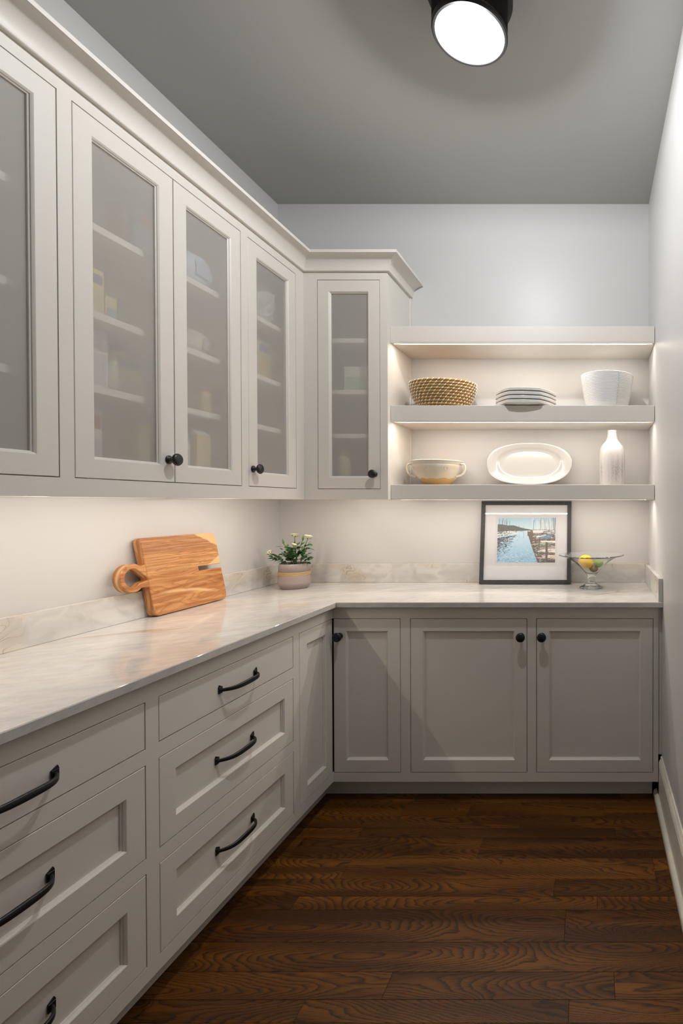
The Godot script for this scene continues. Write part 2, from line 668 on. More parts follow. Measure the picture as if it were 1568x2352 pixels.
# ------------------------------------------------------------------ cabinet pieces
# Cabinet parts are drawn in the plane of the cabinet's face: x along it, y up, z out of it.
const SHAKER := [[0.0, -0.019], [0.0, -0.0012], [0.0012, 0.0], [0.0545, 0.0], [0.0565, -0.0015], [0.0595, -0.0045], [0.0595, -0.0065], [0.063, -0.009], [0.063, -0.0125]]
const GAP := 0.0024

var knob_mesh: Mesh
var pull_mesh: Mesh


func knob(parent: Node3D, x: float, y: float) -> void:
	if knob_mesh == null:
		var st := sheet()
		var prof := [Vector2(0, 0), Vector2(0.0145, 0)]
		prof.append_array(curve([Vector2(0.0145, 0.0), Vector2(0.0145, 0.0028), Vector2(0.012, 0.0048), Vector2(0.0078, 0.0075), Vector2(0.0066, 0.0135), Vector2(0.0085, 0.0185), Vector2(0.016, 0.0222), Vector2(0.0206, 0.0275), Vector2(0.0202, 0.0325), Vector2(0.016, 0.0365), Vector2(0.008, 0.039), Vector2(0, 0.0395)], 3))
		lathe(st, prof, 28)
		st.generate_normals()
		st.index()
		knob_mesh = st.commit()
	var o := put("knob", knob_mesh, M.iron, parent, Vector3(x, y, 0.0), "round black knob")
	o.rotation.x = PI / 2


func pull(parent: Node3D, x: float, y: float) -> void:
	if pull_mesh == null:
		var st := sheet()
		for s in [-1.0, 1.0]:       # the two feet, each a small plate with a sloping top
			var c: float = s * 0.0845
			box(st, Vector3(c - 0.0085, -0.011, 0), Vector3(c + 0.0085, 0.009, 0.004), 0.001)
			var a := Vector3(c - 0.0085, 0.0088, 0.0005)
			var b := Vector3(c + 0.0085, 0.0088, 0.0005)
			var tip := Vector3(c + s * 0.0055, 0.0165, 0.0005)
			var f := Vector3(0, 0, 0.003)
			tri(st, a + f, b + f, tip + f)
			quad(st, b, tip, tip + f, b + f)
			quad(st, tip, a, a + f, tip + f)
		var rows := []
		for k in 33:                # the bow: flat strap, widest in the middle
			var t := -1.0 + 2.0 * k / 32.0
			var out := 0.034 * (1.0 - pow(absf(t), 5.0)) * (1.0 - 0.12 * t * t) + 0.0025
			var half := 0.0048 + 0.0037 * pow(cos(t * PI / 2), 0.8)
			var thick := 0.0034 + 0.001 * cos(t * PI / 2)
			rows.append([Vector3(t * 0.0845, -0.001, out), half, thick])
		st.set_smooth_group(5)
		var ring := func(i: int) -> Array:
			var p: Vector3 = rows[i][0]
			var q: Vector3 = rows[mini(i + 1, 32)][0] - rows[maxi(i - 1, 0)][0]
			var n := Vector3(-q.z, 0, q.x).normalized()
			var r := []
			for j in 12:
				var t := TAU * j / 12
				r.append(p + Vector3(0, sign(sin(t)) * pow(absf(sin(t)), 0.6) * rows[i][1], 0) + n * sign(cos(t)) * pow(absf(cos(t)), 0.6) * rows[i][2])
			return r
		for i in 32:
			var a: Array = ring.call(i)
			var b: Array = ring.call(i + 1)
			for j in 12:
				var k := (j + 1) % 12
				quad(st, a[j], b[j], b[k], a[k])
		st.set_smooth_group(-1)
		st.generate_normals()
		st.index()
		pull_mesh = st.commit()
	put("handle", pull_mesh, M.iron, parent, Vector3(x, y, 0), "black bowed pull handle")


func turned(o: Node3D, turn: float) -> Node3D:
	o.rotation.y = turn
	return o


# a shaker front in an opening; glass makes it a glazed door
func front(called: String, parent: Node3D, x0: float, x1: float, y0: float, y1: float, kind: String, at := Vector3.ZERO, turn := 0.0) -> MeshInstance3D:
	var a := x0 + GAP
	var b := x1 - GAP
	var c := y0 + GAP
	var d := y1 - GAP
	var st := sheet()
	if kind == "flat":
		steps(st, a, c, b, d, SHAKER.slice(0, 3), true)
		quad(st, Vector3(b, c, -0.019), Vector3(a, c, -0.019), Vector3(a, d, -0.019), Vector3(b, d, -0.019))
	else:
		steps(st, a, c, b, d, SHAKER + [[0.063, -0.019], [0.0, -0.019]], false)
	var o := part(called, st, M.cabinet, parent, at)
	o.rotation.y = turn
	var i := 0.063
	if kind == "panel":
		st = sheet()
		box(st, Vector3(a + i, c + i, -0.0185), Vector3(b - i, d - i, -0.012))
		part("panel", st, M.cabinet, o)
	elif kind == "glass":
		st = sheet()
		box(st, Vector3(a + i, c + i, -0.0165), Vector3(b - i, d - i, -0.0135))
		part("glass_pane", st, M.pane, o, Vector3.ZERO, "pale frosted glass pane")
	return o


func face_frame(parent: Node3D, bars: Array, at := Vector3.ZERO, turn := 0.0) -> void:
	var st := sheet()
	for b in bars:
		box(st, Vector3(b[0], b[2], -0.02), Vector3(b[1], b[3], 0.0))
	turned(part("face_frame", st, M.cabinet, parent, at), turn)


func base_cabinets() -> void:
	# drawer units on the left, from the far one towards the camera; x runs away from the camera
	var labels := ["painted drawer base cabinet beside the corner, three black pulls all in full view", "painted drawer base cabinet nearest the camera in view, its pulls cut by the frame", "painted drawer base cabinet behind the camera's view at the end of the run"]
	for k in 3:
		var z1 := 2.0185 - 0.6705 * k      # right edge of the drawers
		var z0 := z1 - 0.6305
		var lo := z0 - 0.02
		var hi := z1 + 0.0205 if k == 0 else z1 + 0.02
		var t := thing("drawer_cabinet", labels[k], "cabinet", Vector3(XF, 0, -lo), PI / 2)
		var w := hi - lo
		var a := z0 - lo
		var b := z1 - lo
		var bars := [[0.0, a, 0.092, 0.888], [b, w, 0.092, 0.888]]
		for y in [[0.092, 0.1335], [0.3823, 0.4215], [0.6697, 0.711], [0.836, 0.888]]:
			bars.append([a, b, y[0], y[1]])
		var st := sheet()
		box(st, Vector3(0.001, 0.092, -0.56), Vector3(w - 0.001, 0.888, -0.0205))
		part("body", st, M.carcass, t)
		face_frame(t, bars)
		st = sheet()
		box(st, Vector3(0, 0.001, -0.55), Vector3(w, 0.092, -0.066))
		part("toe_kick", st, M.cabinet, t)
		for y in [[0.711, 0.836, "flat", 0.7695], [0.4215, 0.6697, "panel", 0.545], [0.1335, 0.3823, "panel", 0.258]]:
			var o := front("drawer", t, a, b, y[0], y[1], y[2])
			pull(o, (a + b) / 2, y[3])
			if y[2] == "panel":
				o.get_node("handle").position.z = -0.012
	# corner unit: a door on each side of the inner corner
	var t := thing("corner_base_cabinet", "painted base cabinet in the inner corner with two narrow doors meeting", "cabinet", Vector3(XF, 0, -ZF))
	var l0 := 2.039 - ZF       # left face, measured along depth from the corner
	face_frame(t, [[l0, 2.0595 - ZF, 0.092, 0.888], [2.0595 - ZF, 0.0, 0.092, 0.1335], [2.0595 - ZF, 0.0, 0.836, 0.888]], Vector3.ZERO, PI / 2)
	var r1 := -0.842 - XF
	face_frame(t, [[-0.8636 - XF, r1, 0.092, 0.888], [-0.02, -0.8636 - XF, 0.092, 0.1335], [-0.02, -0.8636 - XF, 0.836, 0.888]])
	front("door", t, 2.0595 - ZF, -0.003, 0.1335, 0.836, "panel", Vector3.ZERO, PI / 2)
	var o := front("door", t, 0.0015, -0.8636 - XF, 0.1335, 0.836, "panel")
	knob(o, -1.139 - XF, 0.757)
	var st := sheet()
	slab(st, PackedVector2Array([Vector2(-0.56, l0 + 0.001), Vector2(-0.0205, l0 + 0.001), Vector2(-0.0205, 0.0205), Vector2(r1 - 0.001, 0.0205), Vector2(r1 - 0.001, 0.55), Vector2(-0.56, 0.55)]), 0.092, 0.888, 0.0)
	part("body", st, M.carcass, t).rotation.x = -PI / 2
	st = sheet()
	slab(st, PackedVector2Array([Vector2(-0.55, l0), Vector2(-0.066, l0), Vector2(-0.066, 0.066), Vector2(r1, 0.066), Vector2(r1, 0.54), Vector2(-0.55, 0.54)]), 0.001, 0.092, 0.0)
	part("toe_kick", st, M.cabinet, t).rotation.x = -PI / 2
	# two-door unit at the back
	t = thing("double_door_cabinet", "wide painted base cabinet on the back wall with two shaker doors", "cabinet", Vector3(-0.842, 0, -ZF))
	var X := func(x: float) -> float: return x + 0.842
	var bars := [[0.0, X.call(-0.8202), 0.092, 0.888], [X.call(-0.2895), X.call(-0.2487), 0.1335, 0.836], [X.call(0.2822), X.call(0.3048), 0.092, 0.888], [X.call(-0.8202), X.call(0.2822), 0.092, 0.1335], [X.call(-0.8202), X.call(0.2822), 0.836, 0.888]]
	face_frame(t, bars)
	o = front("door", t, X.call(-0.8202), X.call(-0.2895), 0.1335, 0.836, "panel")
	knob(o, X.call(-0.317), 0.756)
	o = front("door", t, X.call(-0.2487), X.call(0.2822), 0.1335, 0.836, "panel")
	knob(o, X.call(-0.222), 0.756)
	st = sheet()
	box(st, Vector3(0.001, 0.092, -0.55), Vector3(X.call(0.3038), 0.888, -0.0205))
	part("body", st, M.carcass, t)
	st = sheet()
	box(st, Vector3(0, 0.001, -0.54), Vector3(X.call(0.285), 0.092, -0.066))
	part("toe_kick", st, M.cabinet, t)
	# the filler strip against the right wall
	st = sheet()
	pbox(st, 0.3052, XR - 0.0005, 0.215, 0.888, ZF + 0.006, ZF + 0.024)
	tag(part("filler_strip", st, M.cabinet, self), "narrow painted filler strip between the back base cabinet and right wall", "trim strip")


const FLOORS := [1.711, 1.933, 2.194]    # tops of the shelves inside the wall cabinets

func wall_cabinets() -> void:
	var y0 := 1.377
	var y1 := 2.512
	var d0 := 1.4285
	var d1 := 2.469
	var depth := XU - XL - 0.001
	var T := 0.018
	# two straight units: the double door one in view and the one towards the camera
	var sets := [[1.407, 2.132, 1.4265, 1.771, 2.1105, "painted wall cabinet on the left with two frosted glass doors in full view"], [0.665, 1.407, 0.6845, 1.026, 1.3875, "painted wall cabinet nearest the camera, a strip of its frosted door showing"]]
	for s in sets:
		var t := thing("wall_cabinet", s[5], "cabinet", Vector3(XU, y0, -s[0]), PI / 2)
		var X := func(z: float) -> float: return z - s[0]
		var w: float = s[1] - s[0]
		var h := y1 - y0
		face_frame(t, [[0.0, X.call(s[2]), 0.0, h], [X.call(s[4]), w, 0.0, h], [X.call(s[2]), X.call(s[4]), 0.0, d0 - y0], [X.call(s[2]), X.call(s[4]), d1 - y0, h]])
		carcass_straight(t, w, h, depth, T)
		for f in FLOORS:
			var st := sheet()
			box(st, Vector3(T, f - y0 - 0.022, -depth + 0.007), Vector3(w - T, f - y0, -0.05), 0.001)
			part("shelf", st, M.inside, t)
		front("door", t, X.call(s[2]), X.call(s[3]) + 0.0008, d0 - y0, d1 - y0, "glass")
		var o := front("door", t, X.call(s[3]) - 0.0008, X.call(s[4]), d0 - y0, d1 - y0, "glass")
		var left: Node3D = t.get_node("door")
		knob(left, X.call(s[3]) - 0.0265, 1.506 - y0)
		if s[0] < 1.0:
			knob(o, X.call(s[3]) + 0.0265, 1.506 - y0)
		led(t, Vector3(0.03, 0.018, -0.046), Vector3(w - 0.03, 0.0215, -0.034))
		strip_light(Vector3(XU - 0.04, y0 + 0.0165, -(s[0] + s[1]) / 2), Vector2(0.012, w - 0.06), LED_UNDER * (w - 0.06))
	# the corner unit
	var t := thing("corner_wall_cabinet", "painted corner wall cabinet with two narrow frosted doors and exposed right side", "cabinet", Vector3(XU, y0, -ZU))
	var h := y1 - y0
	var l0 := 2.132 - ZU
	var r1 := XS - XU
	var back := ZW - ZU - 0.001
	var left_ := XL - XU + 0.001
	face_frame(t, [[l0, 2.1525 - ZU, 0, h], [2.5015 - ZU, 0.0, 0, h], [2.1525 - ZU, 2.5015 - ZU, 0, d0 - y0], [2.1525 - ZU, 2.5015 - ZU, d1 - y0, h]], Vector3.ZERO, PI / 2)
	face_frame(t, [[-0.02, -1.362 - XU, 0, h], [-1.0498 - XU, r1, 0, h], [-1.362 - XU, -1.0498 - XU, 0, d0 - y0], [-1.362 - XU, -1.0498 - XU, d1 - y0, h]])
	var st := sheet()   # carcass: back panels, sides, top and bottom
	pbox(st, left_, left_ + 0.006, 0.0, h, l0, back)
	pbox(st, left_ + 0.006, r1 - T, 0.0, h, back - 0.006, back)
	pbox(st, left_ + 0.006, -0.0202, 0.0, h, l0, l0 + T)
	pbox(st, r1 - T, r1, 0.0, h, 0.0202, back)
	var L := PackedVector2Array([Vector2(left_ + 0.006, l0 + T), Vector2(-0.0202, l0 + T), Vector2(-0.0202, 0.0202), Vector2(r1 - T, 0.0202), Vector2(r1 - T, back - 0.006), Vector2(left_ + 0.006, back - 0.006)])
	part("carcass", st, M.cabinet, t)
	for y in [[0.022, 0.04, "bottom_panel"], [h - T, h, "top_panel"]]:
		st = sheet()
		slab(st, L, y[0], y[1], 0.0)
		part(y[2], st, M.inside, t).rotation.x = -PI / 2
	var LS := PackedVector2Array([Vector2(left_ + 0.007, l0 + T + 0.001), Vector2(-0.05, l0 + T + 0.001), Vector2(-0.05, 0.05), Vector2(r1 - T - 0.001, 0.05), Vector2(r1 - T - 0.001, back - 0.007), Vector2(left_ + 0.007, back - 0.007)])
	for f in FLOORS:
		st = sheet()
		slab(st, LS, f - y0 - 0.022, f - y0, 0.001)
		part("shelf", st, M.inside, t).rotation.x = -PI / 2
	st = sheet()
	pbox(st, r1, r1 + 0.006, 0.0, h, back - 0.011, back)
	part("scribe_moulding", st, M.cabinet, t)
	var o := front("door", t, 2.1525 - ZU, 2.5015 - ZU, d0 - y0, d1 - y0, "glass", Vector3.ZERO, PI / 2)
	knob(o, 2.180 - ZU, 1.503 - y0)
	o = front("door", t, -1.362 - XU, -1.0498 - XU, d0 - y0, d1 - y0, "glass")
	knob(o, -1.079 - XU, 1.503 - y0)
	led(t, Vector3(0.06, 0.018, -0.046), Vector3(r1 - 0.03, 0.0215, -0.034))
	strip_light(Vector3((XU + XS) / 2 + 0.015, y0 + 0.0165, -ZU - 0.04), Vector2(0.33, 0.012), LED_UNDER * 0.33)
	strip_light(Vector3(XU - 0.04, y0 + 0.0165, -2.34), Vector2(0.012, 0.38), LED_UNDER * 0.38)


const LED_UNDER := 0.29
const LED_SHELF := 0.28


func led(parent: Node3D, lo: Vector3, hi: Vector3) -> void:
	var st := sheet()
	box(st, lo, hi)
	part("led_strip", st, M.led, parent, Vector3.ZERO, "glowing warm light strip")


func carcass_straight(t: Node3D, w: float, h: float, depth: float, T: float) -> void:
	var st := sheet()
	box(st, Vector3(0.0005, 0, -depth), Vector3(T, h, -0.0202))
	box(st, Vector3(w - T, 0, -depth), Vector3(w - 0.0005, h, -0.0202))
	box(st, Vector3(T, 0, -depth), Vector3(w - T, h, -depth + 0.006))
	part("carcass", st, M.inside, t)
	st = sheet()
	box(st, Vector3(T, 0.022, -depth + 0.006), Vector3(w - T, 0.04, -0.0202))
	part("bottom_panel", st, M.inside, t)
	st = sheet()
	box(st, Vector3(T, h - T, -depth + 0.006), Vector3(w - T, h, -0.0202))
	part("top_panel", st, M.inside, t)


func crown() -> void:
	# cove profile [out, height] swept round the tops of the wall cabinets
	var prof := [Vector2(0.0, 2.5065), Vector2(0.0125, 2.5065), Vector2(0.0145, 2.509), Vector2(0.0145, 2.513)]
	for k in range(1, 13):
		var t := PI / 2 * k / 12.0
		prof.append(Vector2(0.070 - 0.0555 * cos(t), 2.513 + 0.056 * sin(t)))
	prof.append_array([Vector2(0.0735, 2.570), Vector2(0.0735, 2.5835), Vector2(0.0, 2.5835)])
	var path := func(q: Vector2) -> Array:
		return [Vector3(XU + q.x, q.y, -0.665), Vector3(XU + q.x, q.y, -(ZU - q.x)), Vector3(XS + q.x, q.y, -(ZU - q.x)), Vector3(XS + q.x, q.y, -(ZW - 0.001))]
	var t := thing("crown_moulding", "coved crown moulding along the tops of the painted wall cabinets", "moulding", Vector3.ZERO)
	var names := ["left_length", "back_length", "return_length"]
	for s in 3:
		var st := sheet()
		for i in prof.size() - 1:
			var a: Array = path.call(prof[i])
			var b: Array = path.call(prof[i + 1])
			st.set_smooth_group(7 if i > 2 and i < 15 else -1)
			quad(st, a[s], a[s + 1], b[s + 1], b[s])
		st.set_smooth_group(-1)
		for e in [0, 1]:      # the ends
			var order := Geometry2D.triangulate_polygon(PackedVector2Array(prof))
			for i in range(0, order.size(), 3):
				var c := []
				for q in 3:
					c.append(prof[order[i + q]])
				if ((c[1] - c[0]) as Vector2).cross(c[2] - c[0]) * (1.0 if e == 0 else -1.0) < 0.0:
					c.reverse()
				tri(st, path.call(c[0])[s + e], path.call(c[1])[s + e], path.call(c[2])[s + e])
		part(["moulding_length", "moulding_length", "moulding_return"][s], st, M.cabinet, t)


# ------------------------------------------------------------------ counter
func counter() -> void:
	var t := thing("countertop", "L-shaped polished pale quartzite worktop with low upstands at the walls", "countertop", Vector3.ZERO)
	var XC := -1.141
	var ZC := 2.298
	var sc := Vector2(1.0 / 2.2, 1.0 / 3.0)
	var off := Vector2(1.8 / 2.2, 0.0)
	var st := sheet()
	var L := PackedVector2Array([Vector2(XL + 0.001, NEAR), Vector2(XC, NEAR), Vector2(XC, ZC), Vector2(XR - 0.001, ZC), Vector2(XR - 0.001, ZW - 0.001), Vector2(XL + 0.001, ZW - 0.001)])
	slab(st, L, CT - 0.0245, CT, 0.0022, sc, off, Vector2(0.1, 0.33))
	part("slab", st, M.stone, t).rotation.x = -PI / 2
	var top := CT + 0.1045
	var us := Vector2(1.0 / 3.0, 1.0 / 0.12)
	st = sheet()
	slab(st, PackedVector2Array([Vector2(NEAR, CT + 0.0003), Vector2(ZW - 0.001, CT + 0.0003), Vector2(ZW - 0.001, top), Vector2(NEAR, top)]), 0.0, 0.0195, 0.001, us, Vector2(0.0, -CT / 0.12), Vector2(0.5, 0.5))
	var o := part("backsplash", st, M.upstand, t, Vector3(XL + 0.0005, 0, 0))
	o.rotation.y = PI / 2
	st = sheet()
	slab(st, PackedVector2Array([Vector2(XL + 0.0205, CT + 0.0003), Vector2(XR - 0.02, CT + 0.0003), Vector2(XR - 0.02, top), Vector2(XL + 0.0205, top)]), 0.0, 0.0195, 0.001, us, Vector2(0.37, -CT / 0.12), Vector2(0.5, 0.5))
	part("backsplash", st, M.upstand, t, Vector3(0, 0, -ZW + 0.0005))
	st = sheet()
	slab(st, PackedVector2Array([Vector2(-ZW + 0.0005, CT + 0.0003), Vector2(-ZC - 0.004, CT + 0.0003), Vector2(-ZC - 0.004, top), Vector2(-ZW + 0.0005, top)]), 0.0, 0.0195, 0.001, us, Vector2(0.1, -CT / 0.12), Vector2(0.5, 0.5))
	o = part("backsplash", st, M.upstand, t, Vector3(XR - 0.0005, 0, 0))
	o.rotation.y = -PI / 2
	o.position.z = 0.0


# ------------------------------------------------------------------ shelves
func shelves() -> void:
	var labels := ["thick painted wall shelf at the top of the three, nothing on it", "thick painted wall shelf in the middle, carrying basket, plates and ribbed bowl", "thick painted wall shelf at the bottom, carrying platter, handled bowl and bottle"]
	var ys := [[2.167, 2.2505], [1.770, 1.852], [1.3755, 1.4524]]
	for k in 3:
		var y: Array = ys[k]
		var t := thing("floating_shelf", labels[k], "shelf", Vector3(XS, y[0], -ZW), 0.0, "thick painted shelves on the back wall")
		var w := XR - XS - 0.002
		var d := ZW - 2.602
		var st := sheet()
		box(st, Vector3(0.0005, 0.004, 0.0005), Vector3(w, y[1] - y[0], d), 0.0012)
		part("board", st, M.cabinet, t)
		st = sheet()     # the lip in front of the light strip
		box(st, Vector3(0.0005, 0.0, d - 0.013), Vector3(w, 0.004, d - 0.0005))
		box(st, Vector3(0.0005, 0.0, 0.0005), Vector3(w, 0.004, d - 0.027))
		part("underside", st, M.cabinet, t)
		led(t, Vector3(0.01, 0.0022, d - 0.0265), Vector3(w - 0.01, 0.0038, d - 0.0135))
		strip_light(Vector3((XS + XR) / 2, y[0] - 0.0005, -ZW + d - 0.020), Vector2(w - 0.08, 0.012), LED_SHELF * w * [0.86, 1.0, 1.02][k])


func ceiling_lamp() -> void:
	var t := thing("ceiling_light", "round black flush ceiling light with a glowing white lens", "ceiling light", Vector3(-0.396, CEIL, -1.70))
	var st := sheet()
	lathe(st, [Vector2(0, -0.034), Vector2(0.128, -0.034), Vector2(0.136, -0.030), Vector2(0.139, -0.022), Vector2(0.139, -0.004), Vector2(0.136, -0.0005), Vector2(0, -0.0005)], 64, false)
	part("canopy", st, M.bronze, t)
	st = sheet()     # knurled drum
	var n := 150
	for j in n:
		var a0 := TAU * j / n
		var a1 := TAU * (j + 0.5) / n
		var a2 := TAU * (j + 1) / n
		for s in [[a0, a1, 0.1195, 0.1215], [a1, a2, 0.1215, 0.1195]]:
			var p := func(a: float, r: float, y: float) -> Vector3: return Vector3(cos(a) * r, y, sin(a) * r)
			quad(st, p.call(s[1], s[3], -0.125), p.call(s[0], s[2], -0.125), p.call(s[0], s[2], -0.034), p.call(s[1], s[3], -0.034))
	part("drum", st, M.bronze, t)
	st = sheet()
	lathe(st, [Vector2(0.1112, -0.130), Vector2(0.1112, -0.1425), Vector2(0.1185, -0.1425), Vector2(0.122, -0.138), Vector2(0.122, -0.128), Vector2(0.119, -0.124)], 72, false)
	part("rim", st, M.bronze, t)
	st = sheet()
	lathe(st, [Vector2(0, -0.141), Vector2(0.06, -0.1405), Vector2(0.111, -0.1385), Vector2(0.111, -0.132), Vector2(0, -0.132)], 72, true)
	part("lens", st, M.lens, t, Vector3.ZERO, "glowing white lens")



# ------------------------------------------------------------------ things on the shelves
func shelf_things() -> void:
	basket(Vector3(-0.787, 1.8522, -2.748))
	plates(Vector3(-0.343, 1.8522, -2.712))
	ribbed_bowl(Vector3(0.084, 1.8522, -2.745))
	handled_bowl(Vector3(-0.823, 1.4526, -2.755))
	platter(Vector3(-0.338, 1.4526, -2.806))
	bottle(Vector3(0.112, 1.4526, -2.74))


func basket(at: Vector3) -> void:
	var t := thing("basket", "coiled seagrass basket with white diagonal stitching on the middle shelf", "basket", at)
	var rows := 10
	var rise := 0.0142
	var rad := func(k: float) -> float: return 0.122 + 0.053 * pow(sin(clampf(k / 9.0, 0.0, 1.0) * PI / 2), 0.8)
	var prof := [Vector2(0, 0.001), Vector2(0.118, 0.001)]
	for k in rows:
		for j in 5:
			var a := -PI / 2 + PI * j / 4.0
			prof.append(Vector2(rad.call(float(k)) - 0.0065 + 0.0075 * cos(a), rise * (k + 0.5) + rise * 0.5 * sin(a) + 0.001))
	for k in rows:
		prof.append(Vector2(rad.call(float(rows - 1 - k)) - 0.013, rise * (rows - 0.5 - k)))
	prof.append(Vector2(0, 0.012))
	var st := sheet()
	lathe(st, prof, 72, true, 0.8, 0.0, 8.0)
	var im := Image.create(128, 128, false, Image.FORMAT_RGB8)
	var n := noise(0.02, 2, 77)
	for y in 128:
		for x in 128:
			var k := clampf(0.5 + n.get_noise_2d(x * 1.2, y * 16.0) * 0.9, 0.0, 1.0)
			im.set_pixel(x, y, Color(0.55, 0.40, 0.19).lerp(Color(0.80, 0.66, 0.40), k))
	var m := textured(im, 0.75)
	m.uv1_scale = Vector3(1, 6, 1)
	part("coil", st, m, t)
	st = sheet()
	var per := 38
	for k in rows:
		for j in per:
			var a := TAU * (j - 0.45 * k) / per
			var pts := []
			for q in [-0.5, 0.0, 0.5]:
				var aa: float = a - q * 0.064
				var r: float = rad.call(float(k)) + 0.002 * (1.0 - 4.0 * q * q) + (0.0005 if k < rows - 1 else 0.0)
				pts.append(Vector3(cos(aa) * r, rise * (k + 0.5 + q * 0.8) + 0.001, sin(aa) * r * 0.8))
			tube(st, pts, [0.0014, 0.0025, 0.0014], 5)
	var o := part("stitching", st, paint(Color(0.95, 0.945, 0.93), 0.6), t, Vector3.ZERO, "white cord stitching")
	o.set_meta("kind", "stuff")


func plates(at: Vector3) -> void:
	var shape := []      # a soft hexagon with a corner on each side
	for k in 73:
		var a := fposmod(TAU * k / 72.0, PI / 3) - PI / 6
		shape.append(lerpf(1.0, cos(PI / 6) / cos(a), 0.55) * 1.0)
	var prof := [Vector2(0, 0.0), Vector2(0.085, 0.0), Vector2(0.088, 0.003), Vector2(0.125, 0.004)]
	prof.append_array(curve([Vector2(0.125, 0.004), Vector2(0.146, 0.006), Vector2(0.156, 0.013), Vector2(0.158, 0.0215), Vector2(0.156, 0.0235), Vector2(0.1535, 0.0225), Vector2(0.150, 0.014), Vector2(0.138, 0.009)], 3))
	prof.append(Vector2(0, 0.008))
	var st := sheet()
	lathe(st, prof, 72, true, 1.0, 0.0, 1.0, shape)
	st.generate_normals()
	st.index()
	var mesh := st.commit()
	st = sheet()
	lathe(st, [Vector2(0.1555, 0.0085), Vector2(0.1590, 0.0085), Vector2(0.1596, 0.0105), Vector2(0.1588, 0.0125), Vector2(0.1560, 0.0125)], 72, true, 1.0, 0.0, 1.0, shape)
	st.generate_normals()
	st.index()
	var band := st.commit()
	var edge := paint(Color(0.82, 0.80, 0.76), 0.4)
	var names := ["white plate at the bottom of the stack on the middle shelf", "white plate second from the bottom of the four stacked plates", "white plate third up, just under the top one in the stack", "white plate on top of the stack on the middle shelf"]
	for k in 4:
		var t := thing("plate", names[k], "plate", at + Vector3(0.001 * (k % 2), 0.0205 * k, 0.0), 0.06 + 0.015 * (k % 3), "white plates stacked on the middle shelf")
		put("dish", mesh, M.china, t)
		put("rim_edge", band, edge, t)


func ribbed_bowl(at: Vector3) -> void:
	var t := thing("bowl", "white ribbed ceramic bowl at right end of the middle shelf", "bowl", at)
	var prof := [Vector2(0, 0.0), Vector2(0.098, 0.0), Vector2(0.103, 0.003)]
	var nrib := 24
	for k in nrib * 3 + 1:
		var y := 0.004 + 0.172 * k / (nrib * 3.0)
		var r := 0.104 + 0.036 * pow(y / 0.176, 0.62)
		prof.append(Vector2(r + 0.0011 * cos(TAU * k / 3.0), y))
	prof.append_array([Vector2(0.1395, 0.1785), Vector2(0.1365, 0.1788), Vector2(0.134, 0.175), Vector2(0.120, 0.09), Vector2(0.102, 0.02), Vector2(0, 0.012)])
	var st := sheet()
	lathe(st, prof, 72)
	part("body", st, M.china, t)
	st = sheet()     # the raised seam of small beads that runs down the side
	for k in 20:
		var y := 0.008 + 0.166 * k / 19.0
		var r := 0.1052 + 0.036 * pow(y / 0.176, 0.62)
		var a := PI / 2 - 0.42 + 0.012 * sin(k * 2.1)
		ball(st, Vector3(cos(a) * r, y, sin(a) * r), Vector3(0.0022, 0.0030, 0.0022), 8)
	part("seam", st, paint(Color(0.80, 0.79, 0.77), 0.3), t)


func handled_bowl(at: Vector3) -> void:
	var t := thing("handled_bowl", "cream glazed bowl with two loop handles and bare tan foot", "bowl", at)
	var im := Image.create(512, 128, false, Image.FORMAT_RGB8)
	var n := noise(0.012, 3, 9)
	for y in 128:
		for x in 512:
			var v := y / 128.0 * 0.30
			var wave := 0.106 + 0.008 * absf(sin(x / 512.0 * TAU * 5.0)) + 0.004 * n.get_noise_2d(x * 1.0, 5.0)
			var g := clampf(0.5 + n.get_noise_2d(x * 0.9, y * 1.4), 0.0, 1.0)
			var glaze := Color(0.86, 0.825, 0.775).lerp(Color(0.845, 0.79, 0.70), g)
			var c := Color(0.80, 0.64, 0.41) if v < wave else glaze.lerp(Color(0.83, 0.80, 0.64), clampf(1.0 - (v - wave) / 0.018, 0.0, 1.0) * 0.8)
			im.set_pixel(x, y, c)
	var m := textured(im, 0.3)
	var prof := [Vector2(0, 0.0), Vector2(0.064, 0.0)]
	prof.append_array(curve([Vector2(0.064, 0.0), Vector2(0.070, 0.010), Vector2(0.090, 0.028), Vector2(0.112, 0.058), Vector2(0.126, 0.090), Vector2(0.129, 0.104), Vector2(0.128, 0.108), Vector2(0.131, 0.113), Vector2(0.134, 0.121), Vector2(0.138, 0.126), Vector2(0.136, 0.1295), Vector2(0.131, 0.129), Vector2(0.126, 0.117), Vector2(0.116, 0.080), Vector2(0.086, 0.035), Vector2(0.05, 0.015), Vector2(0.0, 0.012)], 3))
	var st := sheet()
	lathe(st, prof, 64, true)
	m.uv1_scale = Vector3(1, 1.0 / 0.30, 1)
	part("body", st, m, t)
	var glaze := paint(Color(0.87, 0.82, 0.74), 0.28)
	for s in [-1.0, 1.0]:
		st = sheet()
		var path := []
		for p in curve([Vector2(0.128, 0.112), Vector2(0.146, 0.113), Vector2(0.1555, 0.096), Vector2(0.150, 0.070), Vector2(0.130, 0.052), Vector2(0.103, 0.046)], 4):
			path.append(Vector3(s * p.x, p.y, 0.02))
		var rad := []
		for i in path.size():
			rad.append(0.0052)
		tube(st, path, rad, 10)
		part("handle", st, glaze, t)
	for a in [PI / 2 + 0.16, PI / 2 + 0.85, PI / 2 - 0.65]:
		st = sheet()
		var ring := []
		for k in 17:
			var b := TAU * k / 16
			var y := 0.088 + 0.0105 * sin(b)
			var aa: float = a + 0.0095 / 0.126 * cos(b)
			var r := 0.1262 - 0.4 * maxf(0.0, 0.090 - y)
			ring.append(Vector3(cos(aa) * r, y, sin(aa) * r))
		var rad := []
		for i in ring.size():
			rad.append(0.0016)
		tube(st, ring, rad, 6)
		part("medallion", st, glaze, t)


